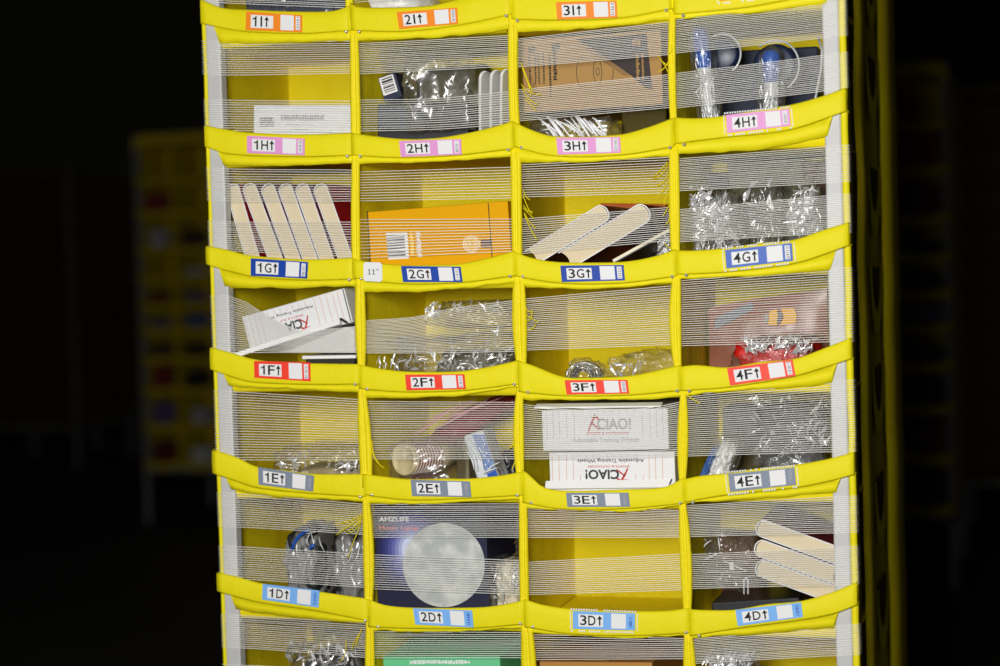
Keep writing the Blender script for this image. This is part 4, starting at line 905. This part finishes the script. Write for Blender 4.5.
for i in range(25):
    u = i/24; x = 414+u*104; yt = 455-62*math.sin(u*math.pi/2)**.8-8*u*0; yb = min(486, yt+16+38*(1-u)); A, B_ = P(x, yt, .19), P(x, yb, .19)
    rows.append([Vector((A.x, .19+.018*math.cos(2*math.pi*k/14)+.003*noise.noise((u*12, k, 1)), (A.z+B_.z)/2+(A.z-B_.z)/2*math.sin(2*math.pi*k/14))) for k in range(14)])
m.grid(rows, DKRED, closed=True, caps=True); m.build('pouch', t)
m = MB(); strands(m, [(420, 425, 470, 400), (430, 432, 490, 398), (412, 436, 450, 410), (440, 420, 505, 396), (450, 415, 475, 398)], .165, .0022, mat('pink_stripe', srgb(205, 140, 145), .35, .5), 5); m.build('stripe', t)

# --- 4E
f = FL('E', 4)
a0, a1 = P(712, 486, .026), P(730, 441, .026)
t = thing('white_film_pack', 'bright white film pack leaning beside a slim blue pack in bin 4E', 'pack', (P(712, 470, .03).x, .05, f))
def slab(m, pa, pb, w, d, mt, z, seed, amp=.15, sub=5):
    ax_ = pb-pa; n_ = Vector((-ax_.z, 0, ax_.x)).normalized(); vs, fs = ico(sub); out = []
    for v in vs:
        k = max(abs(v.x), abs(v.y), abs(v.z)); p = v*(.4+.6/k); dd_ = noise.voronoi(p*1.9+Vector((seed, 0, 0)))[0]; s = 1+amp*(1-min(1, 2*(dd_[1]-dd_[0])))-amp*.5
        w_ = pa+ax_*((p.z+1)/2)+n_*(p.x*w*s)+Vector((0, d/2+p.y*d/2*s, 0)); w_.z = max(w_.z, z); out.append(w_)
    m.add(out, fs, mt)
WFILM = mat('white_film', (.80, .80, .78), .25, .6, bump=.6, bscale=60)
m = MB(); slab(m, a0, a1, .012, .04, WFILM, f, 4, .3); m.build('pouch', t)
m = MB(); slab(m, a0+Vector((.002, -.004, -.004)), a1+Vector((.004, -.004, .01)), .017, .06, FILM, f, 8, .4); m.build('film', t)
t = thing('blue_pack', 'slim blue pack leaning beside the white film pack in bin 4E', 'pack', (P(700, 478, .09).x, .1, f))
m = MB(); slab(m, P(699, 486, .03), P(716, 447, .03), .0065, .03, mat('dusk_blue', srgb(46, 84, 142), .4, .4), f, 6, .1, 4); m.build('pouch', t)
glints('thin clear bag with bright folds filling the right of bin 4E', 'plastic_bag', (750, 409, 824, 478), .045, .1, 91, [(752, 396, 770, 420, 12), (770, 396, 792, 420, 8), (755, 430, 775, 450, 18), (806, 418, 828, 446, 30), (786, 452, 806, 470, 10), (812, 400, 828, 416, 7)], f, film('faint_film'), r=.0009)
for (x0, x1, yt, y, cc, nm, lab) in ((735, 760, 450, .16, (70, 60, 14), 'olive_box', 'low dark olive box behind the film in bin 4E'), (762, 822, 405, .2, (60, 60, 64), 'charcoal_box', 'tall charcoal box at the back of bin 4E'), (724, 757, 407, .2, (86, 84, 78), 'grey_box', 'grey box behind the white film pack in bin 4E')):
    lo, hi = span(x0, yt, x1, 480, y, .035 if y == .16 else .1); lo.z = f; m = MB(); m.aabb(lo, hi, mat('card_%d_%d' % (x0, x1), srgb(*cc), .6, .3)); tag(m.build(nm, bevel=.003), lab, 'box')

# --- 1D two dark rounded goods in film
f = FL('D', 1); DK = mat('dark_grey_goods', (.018, .019, .022), .4, .5)
for (x0, x1, yt, sd, lab, blue) in ((282, 315, 529, 5, 'dark rounded pouch with a blue edge in film in bin 1D', 1), (329, 363, 532, 7, 'dark pouch in film beside the right divider of bin 1D', 0)):
    lo, hi = span(x0, yt, x1, 600, .03+.03*(1-blue), .14); lo.z = f
    t = thing('wrapped_pouch', lab, 'pouch', ((lo.x+hi.x)/2, .1, f), 'dark pouches in bin 1D')
    m = MB(); blob(m, lo, hi, sd, DK, .16, 1.1, .45, 5, True); m.build('pouch', t)
    m = MB(); blob(m, lo-Vector((.002, .008, 0)), hi+Vector((.002, .004, .003)), sd+2, FILMH, .3, 1.2, .45, 5, True); m.build('film', t)
    if blue:
        m = MB(); pts = [P(x, y, .024) for x, y in ((291, 552), (294, 543), (299, 536), (306, 531), (310, 530))]; m.tube(pts, .0026, BLU, n=8); m.build('blue_edge', t)
        m = MB(); m.tube([P(310.5, 549, .02), P(312, 546, .019), P(315, 545, .02)], .003, BLU, n=8); m.build('blue_tab', t)
        m = MB(); strands(m, [(311, 532, 308, 546), (311, 532, 315, 548), (319, 536, 325, 552), (305, 534, 322, 530)], .022, .0007, GLINT_STRIP, 3); m.build('film_fold', t)
    else:
        m = MB(); strands(m, [(359, 545, 357, 560), (360, 545, 352, 566), (352, 552, 344, 566)], .05, .0008, GLINT_STRIP, 5); m.build('film_fold', t)

# --- 2D lamp carton, cream pouch, striped cloth
f = FL('D', 2); y0 = .016
q = drop(rectify((374.5, 504), (487, 506), (487.5, 604), (377, 604), y0), f)
t = thing('moon_lamp_carton', 'dark blue carton printed with a large pale moon globe in bin 2D', 'carton', base(q, .16))
NAVYB = mat('deep_navy_card', srgb(24, 26, 56), .45, .4); m = MB(); carton(m, q, .16, NAVYB); m.build('box_body', t, bevel=.0015)
Q = Quad(*q)
# the printed globe: an ink disc with its own grey patches, and the blue halo printed round it
def ink_noise(name, c1, c2, scale):
    mt = mat(name, c1, .5, .3); nt = mt.node_tree; b = nt.nodes['Principled BSDF']
    tc = nt.nodes.new('ShaderNodeTexCoord'); n = nt.nodes.new('ShaderNodeTexNoise'); n.inputs['Scale'].default_value = scale; n.inputs['Detail'].default_value = 6
    cr = nt.nodes.new('ShaderNodeValToRGB'); cr.color_ramp.elements[0].position = .38; cr.color_ramp.elements[1].position = .66; cr.color_ramp.elements[0].color = (*c1, 1); cr.color_ramp.elements[1].color = (*c2, 1)
    nt.links.new(tc.outputs['Object'], n.inputs['Vector']); nt.links.new(n.outputs['Fac'], cr.inputs[0]); nt.links.new(cr.outputs[0], b.inputs['Base Color']); return mt
MOON = ink_noise('moon_print', srgb(168, 172, 170), srgb(205, 206, 200), 45)
m = MB()
for k in range(9):
    kk = 1-k/9; c_ = srgb(24+int(170*(k/8)**1.8), 28+int(172*(k/8)**1.8), 60+int(165*(k/8)))
    mt = mat('halo_ink_%d' % k, c_, .5, .3)
    Q.poly(m, [tuple(max(.006, min(.994, c)) for c in U(411+(30*kk+6)*math.cos(a), 549+(34*kk+9)*math.sin(a))) for a in [2*math.pi*i/40 for i in range(40)]], mt, .0002+.00004*k)
    mt2 = mt
Q.poly(m, [tuple(max(.006, min(.994, c)) for c in U(444+41*math.cos(a), 565+42*math.sin(a))) for a in [2*math.pi*i/64 for i in range(64)]], MOON, .0007)
Q.text(m, 'AMZLIFE', *U(379, 521.5), *U(409, 517), PAPER, .0008, .025)
Q.text(m, 'Moon Lamp', *U(379, 531), *U(419, 526), mat('coral_ink', srgb(225, 110, 95), .5, .3), .0008, .02)
m.build('printing', t)
glints('cream pouch in shiny film right of the moon carton in bin 2D', 'cream_pouch', (490, 561, 518, 604), .02, .12, 95, [(508, 566, 517, 596, 22), (490, 566, 508, 600, 8)], f, FILM, inner=(('pouch', (.02, .0, .98, .97), mat('cream_pouch', srgb(222, 212, 182), .5, .4), 5, .1),), cat='pouch', sq=.75)
q = drop(rectify((484, 510), (520, 512), (524, 560), (490, 560), .17), f)
t = thing('striped_cloth_pack', 'dark brown pack with ochre stripes above the cream pouch in bin 2D', 'pack', base(q, .1))
m = MB(); lo, hi = span(484, 508, 521, 600, .18, .12); lo.z = f; blob(m, lo, hi, 9, mat('dark_brown_pack', srgb(44, 36, 14), .5, .3), .2, 1.2, .7, 4, True); m.build('pouch', t)
m = MB(); strands(m, [(486, 552, 516, 534), (486, 545, 512, 530), (490, 558, 518, 541), (500, 564, 518, 552)], .172, .0015, mat('ochre_stripe', srgb(130, 100, 30), .5, .3), 3); m.build('stripe', t)

# --- 4D three books, clear clip pack, black slab
f = FL('D', 4)
for k, (s, e, lab) in enumerate((((756, 526), (841, 557), 'uppermost of three sloping hardback books in bin 4D'), ((754.5, 546), (839.5, 577), 'middle of three sloping hardback books in bin 4D'), ((755.5, 566), (840.5, 597), 'lowest of three sloping hardback books in bin 4D'))):
    book(lab, s, e, .0266, .026, .19, 'sloping books in bin 4D', spine=BURG)
q = drop(rectify((712, 603), (800, 597.5), (800, 612), (712, 617), .03), f); 
m = MB(); carton(m, q, .12, BLACKP); tag(m.build('black_slab', bevel=.002), 'black slab lying at the bottom of bin 4D below the books', 'slab')
t = thing('clear_clip_pack', 'clear pack with a white clip between the divider and the books in bin 4D', 'pack', (P(725, 590, .06).x, .1, f))
lo, hi = span(700, 534, 752, 598, .05, .1); lo.z = max(p.z for p in q)+.001
m = MB(); blob(m, lo, hi, 6, FILM, .35, 1.4, .5, 5); m.build('film', t)
m = MB(); strands(m, [(704, 548, 712, 540), (718, 536, 720, 552), (704, 560, 722, 552), (722, 560, 748, 572), (706, 572, 745, 572)], .045, .0011, GLINT_STRIP, 3)
a = P(746, 586, .05); m.tube([P(744, 594, .045), P(744, 580, .045), P(746, 578, .045), P(748, 580, .045), P(748, 594, .045)], .0016, GLINT_STRIP, n=6); m.build('film_fold', t)
m = MB(); a, b = P(730, 562, .045), P(734, 570, .045); m.box((a+b)/2, (.003, 0, 0), (0, .003, 0), (0, 0, .006), PWH); m.build('clip', t)
q = drop(rectify((720, 536), (760, 536), (758, 600), (720, 600), .2), f)
m = MB(); carton(m, q, .06, mat('dark_brown_card', srgb(110, 68, 22), .5, .3)); tag(m.build('brown_box', bevel=.002), 'dark brown box behind the clear pack in bin 4D', 'box')

# --- row C (cut off by the picture's lower edge)
glints('large clear bag with bright folds in bin 1C', 'plastic_bag', (278, 640, 364, 742), .02, .16, 97, [(286, 642, 300, 660, 12), (300, 644, 358, 666, 60)], FL('C', 1), FILM, inner=(('goods', (.1, .0, .95, .8), mat('dark_goods', srgb(66, 62, 56), .5, .4), 4, .2),))
q = drop(rectify((384, 656.5), (501, 656.5), (501, 700), (384, 700), .02), FL('C', 2))
t = thing('mint_box', 'mint green box with white printed marks in bin 2C', 'box', base(q, .2)); m = MB(); carton(m, q, .2, mat('mint_card', srgb(104, 196, 140), .55, .35)); m.build('box_body', t, bevel=.0015)
m = MB(); Q = Quad(*q); Q.scribble(m, *U(410, 664), *U(470, 660), PAPER, .0004, n=24, seed=4); Q.scribble(m, *U(405, 672), *U(480, 667), PAPER, .0004, n=24, seed=6); m.build('printing', t)
q = drop(rectify((540, 661), (653, 663), (653, 700), (540, 699), .03), FL('C', 3))
t = thing('cardboard_box', 'plain brown cardboard box showing its top edge in bin 3C', 'cardboard box', base(q, .25)); m = MB(); carton(m, q, .25, mat('tan_cardboard', srgb(176, 128, 70), .8, .15, vary=.05)); m.build('box_body', t, bevel=.0015)
m = MB(); cq = sum(q, Vector())/4; zt = max(p.z for p in q); m.aabb((cq.x-.02, .03, zt), (cq.x+.02, .28, zt+.0004), mat('packing_tape', srgb(190, 150, 90), .25, .5)); m.build('packing_tape', t)
glints('bag of crinkled white shreds in bin 4C', 'shred_bag', (700, 652, 756, 742), .02, .14, 99, [(704, 655, 752, 668, 90)], FL('C', 4), FILMW, inner=(('shreds', (.05, .0, .95, .9), mat('white_shreds', (.5, .5, .5), .6, .4, bump=1, bscale=120), 4, .3),))

# ------------------------------------------------------------------ other pods in the dark hall
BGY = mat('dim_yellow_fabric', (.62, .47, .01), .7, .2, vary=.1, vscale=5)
HPOST = mat('dim_grey_post', (.22, .22, .22), .6, .3)  # white posts with the hall's dimness put into the colour
SHADED = mat('brown_hall_fabric', (.085, .055, .015), .8, .2, vary=.2, vscale=5)  # darkness of the hall put into the far pods' fabric colour
def hall_pod(label, x0, y0, BGY=BGY, group='pods in the dark hall'):
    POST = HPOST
    t = thing('hall_pod', label, 'shelving pod', (x0+.5, y0+.5, 0), group)
    for a, b in (((0, 0), (.03, .03)), ((.97, 0), (1, .03)), ((0, .97), (.03, 1)), ((.97, .97), (1, 1))):
        m = MB(); m.aabb((x0+a[0], y0+a[1], 0.001), (x0+b[0], y0+b[1], 2.47), POST); m.build('post', t)
    m = MB(); m.aabb((x0+.005, y0+.44, .36), (x0+.995, y0+.45, 2.43), BGY); m.build('back_partition', t)
    for x in (.004, .984):
        m = MB(); m.aabb((x0+x, y0+.03, .36), (x0+x+.012, y0+.97, 2.43), BGY); m.build('side_panel', t)
    m = MB(); rows = []
    for i in range(13):
        a = math.pi*i/12; rows.append([Vector((x0+.5-.5*math.cos(a)*(1 if abs(math.cos(a)) > .9 else 1), yy, 2.42+.05*min(1, math.sin(a)*3))) for yy in (y0-.005, y0+1)])
    m.grid(rows, BGY); m.grid([[p-Vector((0, 0, .06)) for p in r][::-1] for r in rows], BGY); m.grid([[r[0], r[0]-Vector((0, 0, .06))] for r in rows], BGY); m.build('top_cover', t)
    m = MB(); m.aabb((x0, y0, .33), (x0+1, y0+1, .36), POST); m.build('base_frame', t)
    for z in HZ:
        m = MB(); rows = []
        for i in range(13):
            u = i/12; sag = .02*math.sin(u*4*math.pi)**2; rows.append([Vector((x0+u, y0+dy, z+dz-sag)) for dy, dz in ((0, .025), (-.012, .01), (-.012, -.015), (0, -.025), (.006, 0))])
        m.grid(rows, BGY, closed=True, caps=True); m.build('shelf_front_band', t)
        m = MB(); m.aabb((x0+.016, y0+.006, z-.026), (x0+.984, y0+.44, z-.02), BGY); m.build('shelf_fabric', t)
    for k in (1, 2, 3):
        m = MB(); m.aabb((x0+k*.25-.006, y0+.004, .36), (x0+k*.25+.006, y0+.44, 2.4), BGY); m.build('divider_wall', t)
    return t
HZ = [.385, .63, .86, 1.06, 1.24, 1.40, 1.57, 1.75, 1.98, 2.19]
def hpx(px, Y): # x where the ray through pixel column px meets the plane y = Y near eye height
    return P(px, 260, Y).x
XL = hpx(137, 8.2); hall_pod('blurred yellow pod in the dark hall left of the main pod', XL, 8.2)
rg = random.Random(11)
WORDS = [('dark red', (120, 40, 36)), ('slate blue', (70, 90, 130)), ('dark brown', (70, 50, 34)), ('pale grey', (170, 170, 176)), ('violet grey', (96, 80, 120)), ('dull white', (190, 190, 186)), ('black', (26, 26, 30)), ('maroon', (90, 24, 30))]
PLACE = ['lowest', 'second lowest', 'third lowest', 'fourth lowest', 'fifth lowest', 'sixth lowest', 'seventh lowest', 'third highest', 'second highest', 'highest']
def hall_goods(x0, y0, where, cols, seed, plan):
    for z_i, c, wi, w, h in plan:
        z = HZ[z_i]-.0195; nm, rgb = WORDS[wi]; xa = x0+c*.25+.125-w/2
        rr = random.Random(z_i*9+c+seed); m = MB(); t = rr.uniform(-.01, .01)
        m.box((xa+w/2, y0+.16, z+h/2), (w/2, 0, 0), (0, .12, 0), (t, 0, h/2), mat('hall_'+nm.replace(' ', '_'), srgb(*rgb), .6, .3))
        o = m.build('stored_box', bevel=.006); tag(o, '%s box on the %s shelf, column %s, of the %s' % (nm, PLACE[z_i], ('one', 'two', 'three', 'four')[c], where), 'box', 'goods in the hall pods')
hall_goods(XL, 8.2, 'blurred left pod', 4, 1, [(0, 0, 7, .17, .15), (0, 1, 5, .13, .12), (1, 0, 4, .15, .16), (1, 1, 3, .1, .12), (1, 2, 2, .16, .14), (2, 0, 0, .13, .16), (2, 1, 6, .18, .13), (3, 0, 2, .17, .10), (3, 1, 6, .18, .10), (4, 0, 4, .15, .08), (4, 1, 1, .15, .11), (5, 0, 7, .15, .09), (5, 1, 4, .14, .09), (6, 1, 3, .14, .07), (7, 0, 3, .09, .14), (7, 1, 2, .17, .14), (8, 0, 0, .16, .15)])
XR = hpx(951, 6.3)-1; hall_pod('dim pod in the dark hall just right of the main pod', XR, 6.3)
hall_goods(XR, 6.3, 'dim right pod', 4, 2, [(0, 3, 6, .19, .17), (0, 2, 7, .18, .16), (1, 3, 7, .2, .18), (2, 3, 6, .2, .15), (3, 3, 6, .19, .10), (4, 3, 4, .2, .12), (5, 3, 6, .2, .11), (6, 3, 6, .18, .1), (7, 3, 7, .2, .17), (8, 3, 0, .2, .2)])
hall_pod('dim pod partly out of frame at the far right', hpx(957, 7.7), 7.7, SHADED)
hall_pod('farthest dark pod at the left edge of the hall', hpx(72, 11.4)-1, 11.4, SHADED)
hall_pod('dark pod in the gap left of the blurred yellow pod', hpx(88, 13), 13, SHADED)

# ------------------------------------------------------------------ light
def area(name, loc, tgt, size, power, col=(1, 1, 1), spread=None):
    d = bpy.data.lights.new(name, 'AREA'); d.shape = 'DISK'; d.size = size; d.energy = power; d.color = col
    if spread: d.spread = math.radians(spread)
    o = bpy.data.objects.new(name, d); COL.objects.link(o); o.location = loc
    o.rotation_euler = (Vector(tgt)-Vector(loc)).to_track_quat('-Z', 'Y').to_euler(); return o
area('flash_softbox', (.92, -2.75, 1.80), (.5, 0, 1.5), .6, 84, (1, .99, .97))
area('aisle_lamp', (2.6, 6.5, 5.2), (2.8, 8.2, 1.4), .6, 12, (1, .95, .85), 34)
area('hall_lamp', (6.5, 0.6, 5.0), (1.0, .6, 1.4), 1.0, .4, (1, .9, .75), 60)  # added fill for the pod's right side, no actual lamp there
area('far_lamp', (6.2, 4.2, 5.0), (5.9, 6.4, 1.2), .6, 3, (1, .85, .6), 50)  # added fill to lift the dim right pod, no known source
w = bpy.data.worlds.new('dark_hall'); S.world = w; w.use_nodes = True
w.node_tree.nodes['Background'].inputs[0].default_value = (.012, .011, .009, 1); w.node_tree.nodes['Background'].inputs[1].default_value = .15
S.view_settings.view_transform = 'Standard'; S.view_settings.look = 'None'; S.view_settings.gamma = 1; S.view_settings.exposure = 0
S.view_settings.use_curve_mapping = False
S.cycles.transparent_max_bounces = 32; S.cycles.max_bounces = 8; S.cycles.use_denoising = True
S.cycles.sample_clamp_indirect = 6
